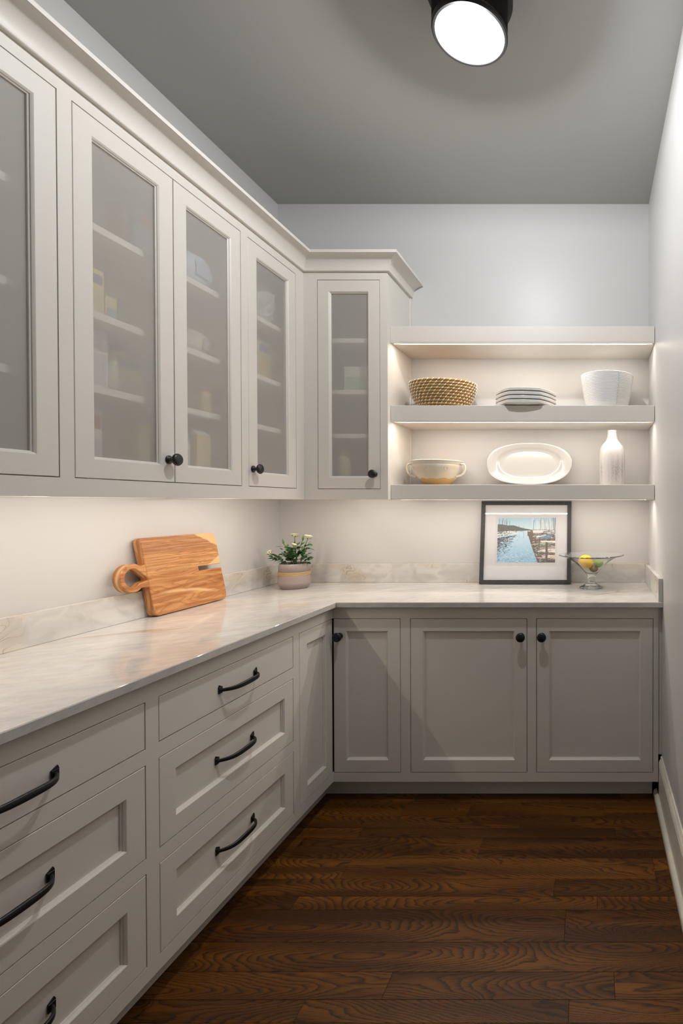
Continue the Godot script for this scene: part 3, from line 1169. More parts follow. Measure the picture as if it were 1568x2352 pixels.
func platter(at: Vector3) -> void:
	var t := thing("platter", "oval white platter standing on edge against the shelf back", "platter", at)
	t.rotation.x = -0.26
	var a := 0.2325
	var b := 0.1215
	var prof := [Vector2(0, 0.006), Vector2(0.60, 0.006), Vector2(0.69, 0.007), Vector2(0.735, 0.011), Vector2(0.765, 0.018), Vector2(0.79, 0.0205), Vector2(0.90, 0.024), Vector2(0.975, 0.0265), Vector2(0.995, 0.0262), Vector2(1.0, 0.024), Vector2(0.99, 0.0215), Vector2(0.90, 0.018), Vector2(0.79, 0.012), Vector2(0.72, 0.002), Vector2(0.60, 0.0), Vector2(0, 0.0)]
	var st := sheet()
	st.set_smooth_group(1)
	var seg := 80
	var p := func(k: int, q: Vector2) -> Vector3:
		var th := TAU * k / seg
		var c := cos(th)
		var s := sin(th)
		var e := 0.84
		var wob := 1.0 + 0.006 * sin(th * 5.0 + 1.0) * q.x
		return Vector3(a * q.x * sign(c) * pow(absf(c), e) * wob, b + b * q.x * sign(s) * pow(absf(s), e) * wob, q.y)
	for i in prof.size() - 1:
		for k in seg:
			var u: Vector2 = prof[i]
			var v: Vector2 = prof[i + 1]
			if u.x < 1e-5:
				tri(st, p.call(k, u), p.call(k, v), p.call(k + 1, v))
			elif v.x < 1e-5:
				tri(st, p.call(k + 1, u), p.call(k, u), p.call(k, v))
			else:
				quad(st, p.call(k, u), p.call(k, v), p.call(k + 1, v), p.call(k + 1, u))
	st.set_smooth_group(-1)
	part("dish", st, M.platter, t)


func bottle(at: Vector3) -> void:
	var t := thing("bottle_vase", "tall white bottle-shaped vase with speckled glaze on the lower shelf", "vase", at)
	var im := Image.create(512, 256, false, Image.FORMAT_RGB8)
	var big := noise(0.010, 2, 21)
	var dots := noise(0.16, 2, 22)
	for y in 256:
		for x in 512:
			var v := y / 256.0
			var band := exp(-pow((v - 0.42) / 0.17, 2.0))
			var k := clampf(band * (0.25 + 0.9 * big.get_noise_2d(x * 1.6, y * 0.4)) + 0.05, 0.0, 1.0)
			var d := 1.0 if dots.get_noise_2d(x * 1.3, y * 0.65) > 0.16 else 0.0
			im.set_pixel(x, y, Color(0.77, 0.755, 0.745).lerp(Color(0.52, 0.48, 0.46), clampf(k * 0.25 + k * d * 0.75 + 0.10 * d, 0.0, 1.0)))
	var m := textured(im, 0.22)
	m.uv1_scale = Vector3(2, 1.0 / 0.36, 1)
	var prof := [Vector2(0, 0.0), Vector2(0.062, 0.0)]
	prof.append_array(curve([Vector2(0.062, 0.0), Vector2(0.0655, 0.004), Vector2(0.067, 0.05), Vector2(0.0675, 0.13), Vector2(0.066, 0.178), Vector2(0.060, 0.203), Vector2(0.047, 0.222), Vector2(0.034, 0.238), Vector2(0.0275, 0.256), Vector2(0.0245, 0.278), Vector2(0.0255, 0.289), Vector2(0.0235, 0.2925), Vector2(0.020, 0.290), Vector2(0.0195, 0.27)], 3))
	prof.append(Vector2(0, 0.265))
	var st := sheet()
	lathe(st, prof, 56)
	part("body", st, m, t)


# ------------------------------------------------------------------ things on the counter
func counter_things() -> void:
	cutting_board()
	framed_print()
	compote(Vector3(0.002, CT + 0.0003, -2.69))
	potted_rose(Vector3(-1.553, CT + 0.0003, -2.692))


func board_image() -> Image:
	# three staves glued side by side, each with its own figure
	var w := 1024
	var h := 768
	var sets := [
		[wood_image(w, 384, 301, 1.2, 2.6, 1.2, Color(0.83, 0.60, 0.38), Color(0.71, 0.46, 0.26), Color(0.42, 0.24, 0.12), 4, 0.34), 0.0, 0.52],
		[wood_image(w, 256, 352, 1.1, 2.8, 0.8, Color(0.86, 0.65, 0.43), Color(0.74, 0.51, 0.31), Color(0.45, 0.27, 0.15), 3, 0.38), 0.52, 0.785],
		[wood_image(w, 192, 393, 1.0, 2.4, 0.8, Color(0.77, 0.56, 0.39), Color(0.66, 0.45, 0.29), Color(0.42, 0.26, 0.16), 2, 0.4), 0.785, 1.0]]
	var im := Image.create(w, h, false, Image.FORMAT_RGB8)
	var pale := noise(1.0, 2, 66)
	for y in h:
		var v := float(y) / h
		for s in sets:
			if v >= s[1] and v < s[2] + 1e-6:
				var src: Image = s[0]
				var sy := mini(int((v - s[1]) / (s[2] - s[1]) * src.get_height()), src.get_height() - 1)
				for x in w:
					var u := float(x) / w
					var c := src.get_pixel(x, sy)
					# sapwood: a pale streak in the lowest stave, a pale corner in the top two
					var n := pale.get_noise_2d(u * 3.0, v * 6.0)
					var streak := exp(-pow((v - 0.205 - 0.07 * sin(u * 4.2 + 0.4) + 0.01 * n) / 0.022, 2.0)) * smoothstep(0.08, 0.3, u) * smoothstep(1.0, 0.62, u)
					var corner := smoothstep(0.02, 0.07, u - 0.55 - (1.0 - v) * 1.55 + 0.05 * n) if v > 0.785 else smoothstep(0.0, 0.04, u - 0.74 - (v - 0.56) * 1.7 + 0.04 * n) * (0.9 if v > 0.53 and v < 0.72 else 0.0)
					c = c.lerp(Color(0.94, 0.79, 0.58), clampf(maxf(streak, corner), 0.0, 0.9) * 0.85)
					im.set_pixel(x, y, c)
				break
	return im


func cutting_board() -> void:
	# drawn in the plane of its face: x along the wall away from the camera, y up
	var t := thing("cutting_board", "thick wooden cutting board with a ring handle leaning on left wall", "cutting board", Vector3(-1.688, CT + 0.0032, -1.94), PI / 2)
	t.rotation.x = 0.0
	t.basis = Basis(Vector3.UP, PI / 2) * Basis(Vector3.RIGHT, -0.079)
	var X := func(z: float) -> float: return z - 1.94
	var shear := func(z: float, y: float) -> Vector2: return Vector2(z - 1.94, y)
	var pts := [shear.call(1.9925, 0.0), shear.call(2.388, 0.0), shear.call(2.364, 0.1462), shear.call(2.232, 0.1478), shear.call(2.228, 0.166), shear.call(2.361, 0.1655), shear.call(2.342, 0.3085), shear.call(1.9525, 0.3085)]
	var wood := textured(board_image(), 0.42)
	var poly := rounded(pts, [0.022, 0.032, 0.0, 0.0, 0.0, 0.0, 0.032, 0.022], 6)
	var st := sheet()
	slab(st, poly, -0.032, 0.0, 0.0025, Vector2(1.0 / 0.44, 1.0 / 0.3085), Vector2(-0.0126 / 0.44, 0.0), Vector2(0.3, 0.35))
	part("board", st, wood, t)
	# the ring: outer arc, then back round the hole, which comes to a point at the board
	var c := Vector2(1.911 - 1.94, 0.162)
	var outer := []
	for k in 31:
		var a := deg_to_rad(48.0 + 262.0 * k / 30.0)
		outer.append(c + Vector2(cos(a), sin(a)) * 0.0535)
	var ring := PackedVector2Array([shear.call(1.9685, 0.208)])
	for p in outer:
		ring.append(p)
	ring.append(shear.call(1.984, 0.116))
	ring.append(shear.call(1.9735, 0.146))
	for k in 27:
		var a := deg_to_rad(318.0 - 276.0 * k / 26.0)
		ring.append(c + Vector2(cos(a), sin(a)) * 0.0345)
	ring.append(shear.call(1.9715, 0.155))
	st = sheet()
	slab(st, ring, -0.0317, -0.0003, 0.0022, Vector2(1.0 / 0.44, 1.0 / 0.3085), Vector2(0.12, -0.22), Vector2(0.1, 0.2))
	part("ring_handle", st, wood, t)


func stroke(im: Image, a: Vector2, b: Vector2, c: Color, thick := 1.0) -> void:
	var n := int(maxf(absf(b.x - a.x), absf(b.y - a.y))) + 1
	for k in n + 1:
		var p := a.lerp(b, float(k) / n)
		im.fill_rect(Rect2i(int(p.x - thick / 2 + 0.5), int(p.y - thick / 2 + 0.5), maxi(1, int(thick)), maxi(1, int(thick))), c)


func patch(im: Image, pts: Array, c: Color) -> void:     # a filled outline
	var poly := PackedVector2Array(pts)
	var lo := poly[0]
	var hi := poly[0]
	for p in poly:
		lo = lo.min(p)
		hi = hi.max(p)
	for y in range(int(lo.y), int(hi.y) + 1):
		for x in range(int(lo.x), int(hi.x) + 1):
			if x >= 0 and y >= 0 and x < im.get_width() and y < im.get_height() and Geometry2D.is_point_in_polygon(Vector2(x + 0.5, y + 0.5), poly):
				im.set_pixel(x, y, c)


# a harbour channel between moored boats, as the print shows it
func harbour_image() -> Image:
	var W := 640
	var H := 500
	var r := RandomNumberGenerator.new()
	r.seed = 5
	var im := Image.create(W, H, false, Image.FORMAT_RGB8)
	var P := func(x: float, y: float) -> Vector2: return Vector2(x * W, y * H)
	for y in H:
		var v := float(y) / H
		var c := Color(0.66, 0.80, 0.87).lerp(Color(0.80, 0.88, 0.90), v / 0.27) if v < 0.27 else Color(0.78, 0.87, 0.92).lerp(Color(0.58, 0.78, 0.89), clampf((v - 0.3) / 0.7, 0.0, 1.0))
		im.fill_rect(Rect2i(0, y, W, 1), c)
	# far trees
	patch(im, [P.call(0, 0.145), P.call(0.08, 0.15), P.call(0.17, 0.175), P.call(0.27, 0.17), P.call(0.36, 0.205), P.call(0.46, 0.24), P.call(0.56, 0.262), P.call(0.62, 0.285), P.call(0.3, 0.30), P.call(0, 0.32)], Color(0.34, 0.36, 0.33))
	patch(im, [P.call(0.56, 0.27), P.call(0.75, 0.262), P.call(1.0, 0.275), P.call(1.0, 0.33), P.call(0.56, 0.30)], Color(0.40, 0.44, 0.45))
	for k in 420:
		var x := r.randf()
		var y := 0.17 + r.randf() * 0.13
		if x < 0.5 - (0.30 - y) * 1.2:
			stroke(im, P.call(x, y), P.call(x, y + 0.03), Color(0.26, 0.27, 0.25).lerp(Color(0.46, 0.47, 0.43), r.randf()), 2.0)
	# ripples on the channel
	for k in 900:
		var y := 0.33 + 0.67 * sqrt(r.randf())
		var x := r.randf()
		var l := (0.008 + 0.05 * r.randf()) * (y - 0.2)
		var c := Color(0.93, 0.96, 0.97) if r.randf() < 0.5 else Color(0.48, 0.69, 0.82) if r.randf() < 0.7 else Color(0.42, 0.52, 0.60)
		stroke(im, P.call(x, y), P.call(x + l, y), c, 1.0 + 2.0 * (y - 0.3))
	# left bank: white hulls, dark reflections
	for k in 70:
		var x := r.randf() * 0.30
		var y := 0.305 + r.randf() * (0.13 - 0.30 * x)
		var c := Color(0.93, 0.92, 0.90) if r.randf() < 0.55 else Color(0.25, 0.24, 0.23) if r.randf() < 0.6 else Color(0.55, 0.50, 0.42)
		stroke(im, P.call(x, y), P.call(x + 0.025 + 0.03 * r.randf(), y - 0.006), c, 5.0)
	for k in 430:
		var x := r.randf() * r.randf() * 0.34
		var y := 0.46 - 0.25 * x + r.randf() * r.randf() * (0.55 - x)
		var l := 0.008 + 0.018 * r.randf()
		stroke(im, P.call(x, y), P.call(x + l, y + 0.004), Color(0.19, 0.20, 0.22).lerp(Color(0.35, 0.36, 0.40), r.randf()), 3.0 if r.randf() < 0.6 else 5.0)
	for m in [[0.03, 0.04], [0.075, 0.06], [0.087, 0.0], [0.125, 0.06], [0.152, 0.03], [0.205, 0.07], [0.16, 0.08], [0.37, 0.16], [0.45, 0.18]]:
		stroke(im, P.call(m[0], m[1]), P.call(m[0], 0.33), Color(0.38, 0.38, 0.38) if r.randf() < 0.6 else Color(0.88, 0.88, 0.86), 4.0 if m[0] < 0.3 else 2.0)
	for p in [[0.08, 0.38, 0.47], [0.03, 0.37, 0.46], [0.13, 0.36, 0.42], [0.375, 0.36, 0.46], [0.455, 0.33, 0.46]]:
		stroke(im, P.call(p[0], p[1]), P.call(p[0], p[2]), Color(0.34, 0.31, 0.22), 4.0 if p[0] < 0.3 else 2.0)
	# right bank: a dark dock that runs down the frame, then boats across it
	patch(im, [P.call(0.515, 0.32), P.call(0.60, 0.30), P.call(1.0, 0.29), P.call(1.0, 1.0), P.call(0.70, 1.0), P.call(0.62, 0.74), P.call(0.55, 0.47)], Color(0.42, 0.37, 0.33))
	for k in 34:
		var x := 0.585 + 0.415 * r.randf()
		var tilt := (r.randf() - 0.45) * 0.05
		var c := Color(0.93, 0.92, 0.90) if r.randf() < 0.5 else Color(0.36, 0.32, 0.30) if r.randf() < 0.6 else Color(0.62, 0.58, 0.55)
		stroke(im, P.call(x, 0.0 if r.randf() < 0.6 else 0.08 * r.randf()), P.call(x + tilt, 0.36), c, 2.0 + 3.0 * r.randf())
	stroke(im, P.call(0.995, 0.0), P.call(0.99, 0.34), Color(0.22, 0.24, 0.25), 6.0)
	for k in 130:
		var x := 0.60 + 0.40 * r.randf()
		var y := 0.285 + 0.20 * r.randf()
		var c := Color(0.92, 0.91, 0.89) if r.randf() < 0.45 else Color(0.22, 0.21, 0.22) if r.randf() < 0.5 else Color(0.45, 0.50, 0.58)
		stroke(im, P.call(x, y), P.call(x + 0.02 + 0.05 * r.randf(), y + 0.004), c, 4.0)
	var boats := [
		[[0.61, 0.28], [0.80, 0.275], [0.78, 0.345], [0.62, 0.34], Color(0.90, 0.89, 0.86)], [[0.66, 0.405], [0.93, 0.38], [0.95, 0.445], [0.70, 0.45], Color(0.90, 0.90, 0.89)],
		[[0.70, 0.44], [0.95, 0.37], [0.93, 0.46], [0.72, 0.475], Color(0.42, 0.56, 0.70)], [[0.88, 0.475], [1.0, 0.465], [1.0, 0.515], [0.90, 0.51], Color(0.40, 0.27, 0.27)],
		[[0.74, 0.515], [1.0, 0.515], [1.0, 0.565], [0.78, 0.57], Color(0.95, 0.92, 0.88)], [[0.62, 0.60], [0.80, 0.545], [0.95, 0.55], [0.90, 0.60], Color(0.64, 0.74, 0.66)],
		[[0.62, 0.60], [0.94, 0.575], [0.86, 0.63], [0.66, 0.63], Color(0.42, 0.52, 0.45)], [[0.70, 0.66], [1.0, 0.63], [1.0, 0.72], [0.72, 0.70], Color(0.70, 0.66, 0.62)],
		[[0.66, 0.76], [0.80, 0.71], [1.0, 0.69], [1.0, 0.78], Color(0.95, 0.91, 0.87)], [[0.66, 0.77], [1.0, 0.78], [1.0, 0.815], [0.74, 0.82], Color(0.44, 0.39, 0.35)],
		[[0.76, 0.84], [1.0, 0.83], [1.0, 0.885], [0.80, 0.89], Color(0.93, 0.85, 0.78)], [[0.70, 0.885], [1.0, 0.89], [1.0, 0.91], [0.71, 0.905], Color(0.90, 0.89, 0.86)],
		[[0.72, 0.95], [1.0, 0.945], [1.0, 1.0], [0.74, 1.0], Color(0.30, 0.27, 0.26)]]
	for b in boats:
		patch(im, [P.call(b[0][0], b[0][1]), P.call(b[1][0], b[1][1]), P.call(b[2][0], b[2][1]), P.call(b[3][0], b[3][1])], b[4])
	for k in 90:
		var y := 0.5 + 0.5 * r.randf()
		var x := 0.52 + 0.25 * (y - 0.32) + 0.09 * r.randf()
		stroke(im, P.call(x, y), P.call(x + 0.015, y + 0.006), Color(0.20, 0.18, 0.17) if r.randf() < 0.6 else Color(0.85, 0.83, 0.80), 4.0)
	for k in 320:
		var y := 0.33 + 0.65 * r.randf()
		var x := 0.56 + 0.26 * (y - 0.33) + (0.44 - 0.26 * (y - 0.33)) * r.randf()
		stroke(im, P.call(x, y), P.call(x + 0.01 + 0.05 * r.randf(), y - 0.01 + 0.016 * r.randf()), Color(0.24, 0.22, 0.21) if r.randf() < 0.6 else Color(0.90, 0.88, 0.84), 2.0)
	for p in [[0.525, 0.31, 0.40], [0.55, 0.32, 0.44], [0.58, 0.33, 0.50], [0.60, 0.33, 0.52], [0.65, 0.42, 0.56], [0.72, 0.48, 0.68]]:
		stroke(im, P.call(p[0], p[1]), P.call(p[0], p[2]), Color(0.47, 0.39, 0.27), 9.0)
		stroke(im, P.call(p[0] + 0.008, p[1]), P.call(p[0] + 0.008, p[2]), Color(0.25, 0.21, 0.17), 4.0)
	stroke(im, P.call(0.852, 0.575), P.call(0.852, 1.0), Color(0.32, 0.30, 0.26), 24.0)
	stroke(im, P.call(0.840, 0.575), P.call(0.840, 1.0), Color(0.43, 0.41, 0.36), 7.0)
	return im


func framed_print() -> void:
	var t := thing("picture_frame", "charcoal framed harbour print leaning on the back wall above the counter", "picture", Vector3(-0.3605, CT + 0.0035, -2.798))
	t.rotation.x = -0.16
	var w := 0.250
	var h := 0.457
	var f := 0.0215
	var im := Image.create(128, 128, false, Image.FORMAT_RGB8)
	var n := noise(0.05, 2, 15)
	for y in 128:
		for x in 128:
			var k := 0.215 + 0.06 * n.get_noise_2d(x * 0.5, y * 9.0) + 0.05 * n.get_noise_2d(x * 9.0 + 400.0, y * 0.5)
			im.set_pixel(x, y, Color(k, k, k * 1.02))
	var wood := textured(im, 0.6)
	wood.uv1_scale = Vector3(12, 12, 12)
	wood.uv1_triplanar = true
	var rails := [[Vector2(-w, 0), Vector2(w, 0), Vector2(w - f, f), Vector2(-w + f, f)], [Vector2(w, 0), Vector2(w, h), Vector2(w - f, h - f), Vector2(w - f, f)], [Vector2(w, h), Vector2(-w, h), Vector2(-w + f, h - f), Vector2(w - f, h - f)], [Vector2(-w, h), Vector2(-w, 0), Vector2(-w + f, f), Vector2(-w + f, h - f)]]
	for r in rails:
		var st := sheet()
		slab(st, PackedVector2Array(r), -0.019, 0.0, 0.0009)
		part("frame_rail", st, wood, t)
	var st := sheet()     # backing
	box(st, Vector3(-w + f, f, -0.0185), Vector3(w - f, h - f, -0.0125))
	part("backing", st, paint(Color(0.35, 0.30, 0.25), 0.8), t)
	# the sheet with the printed picture and the pencilled line under it
	var sheet_im := Image.create(832, 736, false, Image.FORMAT_RGB8)
	sheet_im.fill(Color(0.83, 0.825, 0.83))
	var x0 := -w + 0.092
	var x1 := -w + 0.4125
	var y1 := h - 0.0925
	var y0 := h - 0.341
	var m := 0.013
	var sw := x1 - x0 + 2 * m
	var sh := y1 - y0 + 2 * m + 0.012
	var pic := harbour_image()
	pic.resize(int(832 * (x1 - x0) / sw), int(736 * (y1 - y0) / sh), Image.INTERPOLATE_LANCZOS)
	sheet_im.blit_rect(pic, Rect2i(Vector2i.ZERO, pic.get_size()), Vector2i(int(832 * m / sw), int(736 * m / sh)))
	var rr := RandomNumberGenerator.new()
	rr.seed = 8
	var base := 736.0 * (1.0 - (m + 0.012 - 0.007) / sh)
	for g in [[0.055, 0.035], [0.46, 0.05], [0.90, 0.045]]:
		var p := Vector2(832 * g[0], base)
		while p.x < 832 * (g[0] + g[1]):
			var q := p + Vector2(rr.randf_range(2, 5), rr.randf_range(-5, 5))
			q.y = base + clampf(q.y - base, -6.0, 6.0)
			stroke(sheet_im, p, q, Color(0.62, 0.62, 0.62), 1.0)
			p = q
	st = sheet()
	quad(st, Vector3(x0 - m, y0 - m - 0.012, -0.0106), Vector3(x1 + m, y0 - m - 0.012, -0.0106), Vector3(x1 + m, y1 + m, -0.0106), Vector3(x0 - m, y1 + m, -0.0106), Vector2(0, 1), Vector2(1, 1), Vector2(1, 0), Vector2(0, 0))
	part("print", st, textured(sheet_im, 0.7, Color(0.97, 0.97, 0.97)), t, Vector3.ZERO, "harbour print with moored sailboats")
	var mat := paint(Color(0.82, 0.815, 0.82), 0.8)
	st = sheet()
	box(st, Vector3(-w + f, f, -0.0122), Vector3(w - f, h - f, -0.0109))
	part("backing_board", st, mat, t)
	st = sheet()     # the mat: a board with a bevelled window
	var o := [Vector2(-w + f, f), Vector2(w - f, f), Vector2(w - f, h - f), Vector2(-w + f, h - f)]
	var i := [Vector2(x0 - m + 0.002, y0 - m - 0.010), Vector2(x1 + m - 0.002, y0 - m - 0.010), Vector2(x1 + m - 0.002, y1 + m - 0.002), Vector2(x0 - m + 0.002, y1 + m - 0.002)]
	for k in 4:
		var j := (k + 1) % 4
		var a := Vector3(o[k].x, o[k].y, -0.009)
		var b := Vector3(o[j].x, o[j].y, -0.009)
		var c := Vector3(i[j].x, i[j].y, -0.009)
		var d := Vector3(i[k].x, i[k].y, -0.009)
		quad(st, a, b, c, d)
		var mid := (Vector3(i[0].x + i[2].x, i[0].y + i[2].y, 0) / 2)
		var c2 := c + (mid - c).normalized() * 0.0014
		var d2 := d + (mid - d).normalized() * 0.0014
		c2.z = -0.0104
		d2.z = -0.0104
		quad(st, d, c, c2, d2)
	part("mat", st, mat, t)
	st = sheet()
	box(st, Vector3(-w + f, f, -0.0065), Vector3(w - f, h - f, -0.0045))
	var glass := paint(Color(1, 1, 1, 0.03), 0.02)
	glass.transparency = BaseMaterial3D.TRANSPARENCY_ALPHA
	part("glass_pane", st, glass, t)


func compote(at: Vector3) -> void:
	var t := thing("glass_bowl", "clear footed glass bowl holding fruit beside the framed print", "bowl", at)
	var glass := paint(Color(0.975, 0.99, 0.985, 0.02), 0.02)
	glass.refraction_enabled = true
	glass.refraction_scale = 0.05
	var outer := curve([Vector2(0.0615, 0.0), Vector2(0.0635, 0.003), Vector2(0.060, 0.0075), Vector2(0.046, 0.013), Vector2(0.033, 0.022), Vector2(0.0235, 0.033), Vector2(0.0205, 0.038), Vector2(0.0215, 0.042), Vector2(0.0195, 0.047), Vector2(0.0225, 0.060), Vector2(0.0295, 0.073), Vector2(0.045, 0.092), Vector2(0.071, 0.118), Vector2(0.105, 0.145), Vector2(0.145, 0.164), Vector2(0.173, 0.1715), Vector2(0.1742, 0.174), Vector2(0.172, 0.1755)], 4)
	var inner := curve([Vector2(0.172, 0.1755), Vector2(0.143, 0.1685), Vector2(0.103, 0.150), Vector2(0.068, 0.123), Vector2(0.042, 0.097), Vector2(0.028, 0.083), Vector2(0.015, 0.078), Vector2(0.0, 0.077)], 4)
	var under := [Vector2(0.0, 0.012), Vector2(0.02, 0.010), Vector2(0.045, 0.003), Vector2(0.0615, 0.0)]
	var prof := under.duplicate()
	prof.append_array(outer.slice(1))
	prof.append_array(inner.slice(1))
	for k in prof.size():
		prof[k] = Vector2(prof[k].x * 0.976, prof[k].y)
	var st := sheet()
	lathe(st, prof, 72)
	part("bowl", st, glass, t)
	# fruit
	var skin := paint(Color(0.96, 0.76, 0.08), 0.38)
	skin.normal_enabled = true
	var dimple := relief(0.06, 31, 128)
	dimple.as_normal_map = true
	dimple.bump_strength = 3.0
	skin.normal_texture = dimple
	skin.uv1_triplanar = true
	skin.uv1_scale = Vector3(14, 14, 14)
	skin.normal_scale = 0.35
	var lemon := thing("lemon", "yellow lemon in the clear glass bowl", "lemon", at + Vector3(-0.029, 0.1395, 0.012))
	lemon.rotation = Vector3(0.3, 0.5, 1.25)
	st = sheet()
	ball(st, Vector3.ZERO, Vector3(0.034, 0.040, 0.034), 28, 0.16)
	part("fruit", st, skin, lemon)
	st = sheet()
	lathe(st, [Vector2(0, -0.0475), Vector2(0.0022, -0.0475), Vector2(0.0034, -0.0455), Vector2(0.0036, -0.0445)], 8)
	part("stem_scar", st, paint(Color(0.55, 0.50, 0.20), 0.7), lemon)
	var lime := thing("lime", "green lime at the right in the glass bowl", "lime", at + Vector3(0.0375, 0.1305, 0.004))
	lime.rotation = Vector3(0.2, 0.0, 1.4)
	var green := skin.duplicate()
	green.albedo_color = Color(0.47, 0.56, 0.16)
	st = sheet()
	ball(st, Vector3.ZERO, Vector3(0.0205, 0.0245, 0.0205), 24, 0.06)
	part("fruit", st, green, lime)
	var low := thing("lime", "brownish lime lying under the lemon in the glass bowl", "lime", at + Vector3(0.0115, 0.1015, 0.002))
	low.rotation = Vector3(0.1, 0.0, 1.3)
	var brown := skin.duplicate()
	brown.albedo_color = Color(0.50, 0.40, 0.15)
	st = sheet()
	ball(st, Vector3.ZERO, Vector3(0.0185, 0.0235, 0.0185), 24, 0.06)
	part("fruit", st, brown, low)


func potted_rose(at: Vector3) -> void:
	var t := thing("potted_rose", "small white rose plant in a glazed mauve pot with cord band", "potted plant", at)
	var prof := [Vector2(0, 0.0), Vector2(0.060, 0.0)]
	prof.append_array(curve([Vector2(0.060, 0.0), Vector2(0.063, 0.003), Vector2(0.0735, 0.018), Vector2(0.0772, 0.028), Vector2(0.0768, 0.040), Vector2(0.0752, 0.066), Vector2(0.0748, 0.068)], 3))
	prof.append_array([Vector2(0.0728, 0.0685), Vector2(0.0722, 0.0875), Vector2(0.0738, 0.088), Vector2(0.0712, 0.127), Vector2(0.070, 0.1295), Vector2(0.068, 0.1295), Vector2(0.067, 0.126), Vector2(0.069, 0.105), Vector2(0, 0.105)])
	var st := sheet()
	lathe(st, prof, 64)
	var pot := part("pot", st, paint(Color(0.635, 0.575, 0.555), 0.13), t)
	st = sheet()
	var prof2 := []
	for k in 4:     # four turns of cord in the groove
		for j in 5:
			var a := -PI / 2 + PI * j / 4.0
			prof2.append(Vector2(0.0735 + 0.0022 * cos(a), 0.0708 + 0.0047 * k + 0.00235 * sin(a)))
	lathe(st, prof2, 64)
	part("cord_band", st, paint(Color(0.73, 0.62, 0.45), 0.85), pot)
	st = sheet()
	lathe(st, [Vector2(0.0665, 0.1055), Vector2(0.0665, 0.118), Vector2(0.03, 0.124), Vector2(0, 0.125)], 32)
	part("soil", st, paint(Color(0.12, 0.085, 0.06), 0.95), t)
	var stemm := paint(Color(0.28, 0.40, 0.13), 0.5)
	var leafm := []
	for c in [Color(0.17, 0.32, 0.17), Color(0.22, 0.38, 0.20), Color(0.27, 0.44, 0.24), Color(0.14, 0.26, 0.17)]:
		var m := paint(c, 0.4)
		m.backlight_enabled = true
		m.backlight = Color(0.10, 0.20, 0.05)
		leafm.append(m)
	var leaf := leaf_mesh(0.030, 0.0175)
	var thin := leaf_mesh(0.030, 0.009)
	var petal := petal_mesh()
	var r := RandomNumberGenerator.new()
	r.seed = 12
	# stems to the blooms and buds, placed from the photograph (offset from the pot's axis)
	var tips := [[0.002, 0.262, 0.0, "flower", 1.35, 0.0], [0.076, 0.254, 0.01, "flower", 1.35, 0.25], [-0.110, 0.178, 0.02, "flower", 1.1, -0.9], [0.010, 0.218, 0.025, "flower", 0.9, 0.4], [-0.057, 0.232, 0.0, "bud", 1.0, -0.15], [0.039, 0.248, -0.01, "bud", 1.15, 0.1], [-0.035, 0.212, 0.01, "bud", 0.9, 0.3], [0.018, 0.229, 0.0, "bud", 0.8, 0.9]]
	var nodes := []
	for k in tips.size():
		var p: Array = tips[k]
		var tip := Vector3(p[0], p[1], p[2])
		var root := Vector3(p[0] * 0.28 + r.randf_range(-0.012, 0.012), 0.112, p[2] + r.randf_range(-0.02, 0.02))
		var mid := root.lerp(tip, 0.5) + Vector3(-p[0] * 0.12, 0.012, 0.0)
		var pts := []
		for j in 9:
			var q := float(j) / 8
			pts.append(root.lerp(mid, q).lerp(mid.lerp(tip, q), q))
		var rad := []
		for j in 9:
			rad.append(0.0020 - 0.0006 * j / 8.0)
		st = sheet()
		tube(st, pts, rad, 6)
		part("stem", st, stemm, t)
		for j in range(2, 7):
			nodes.append([pts[j], (pts[j + 1] - pts[j]).normalized(), j / 8.0])
		var lean: float = p[5]
		if p[3] == "flower":
			var fl := Node3D.new()
			fl.name = "flower"
			fl.position = tip
			fl.rotation = Vector3(0.12, r.randf() * TAU, 0.0)
			fl.basis = Basis(Vector3(0, 0, 1), -lean) * Basis(Vector3.UP, r.randf() * TAU)
			t.add_child(fl, true)
			var cream := paint(Color(0.96, 0.945, 0.82), 0.55)
			cream.backlight_enabled = true
			cream.backlight = Color(0.3, 0.3, 0.2)
			for ringk in [[6, 0.52, 1.0], [5, 0.30, 0.86], [3, 0.12, 0.7]]:
				for j in ringk[0]:
					var o := put("petal", petal, cream, fl)
					o.basis = Basis(Vector3.UP, TAU * j / ringk[0] + ringk[1] * 3.0) * Basis(Vector3.RIGHT, ringk[1]) * Basis.from_scale(Vector3.ONE * ringk[2] * p[4])
			for j in 5:
				var o := put("sepal", thin, leafm[1], fl)
				o.basis = Basis(Vector3.UP, TAU * j / 5.0 + 0.4) * Basis(Vector3.RIGHT, -0.55 - 0.25 * (j % 2)) * Basis.from_scale(Vector3.ONE * 0.62 * p[4])
		else:
			st = sheet()
			var s: float = p[4] * 0.9
			lathe(st, [Vector2(0, -0.001), Vector2(0.0028 * s, 0.0), Vector2(0.0052 * s, 0.005 * s), Vector2(0.0056 * s, 0.010 * s), Vector2(0.0038 * s, 0.017 * s), Vector2(0.0014 * s, 0.023 * s), Vector2(0.0005, 0.031 * s), Vector2(0, 0.033 * s)], 10)
			var o := part("bud", st, paint(Color(0.40, 0.55, 0.20), 0.45), t, tip)
			o.rotation.z = -lean
	# leafy side shoots: leaflets in threes and fives on short stalks
	var count := 0
	for a in 112:
		var base: Vector3
		if a < 52:
			base = nodes[r.randi_range(0, nodes.size() - 1)][0]
		else:
			var th := r.randf() * TAU
			var rr := 0.020 + 0.045 * r.randf()
			base = Vector3(cos(th) * rr, 0.122 + 0.085 * r.randf() * (1.0 - rr / 0.12), sin(th) * rr * 0.8)
		if base.y > 0.228:
			continue
		var out := Vector3(base.x + r.randf_range(-0.03, 0.03), 0.0, base.z + r.randf_range(-0.03, 0.03)).normalized()
		if out == Vector3.ZERO:
			out = Vector3.RIGHT
		var dir := (out + Vector3(0, r.randf_range(0.0, 1.3), 0)).normalized()
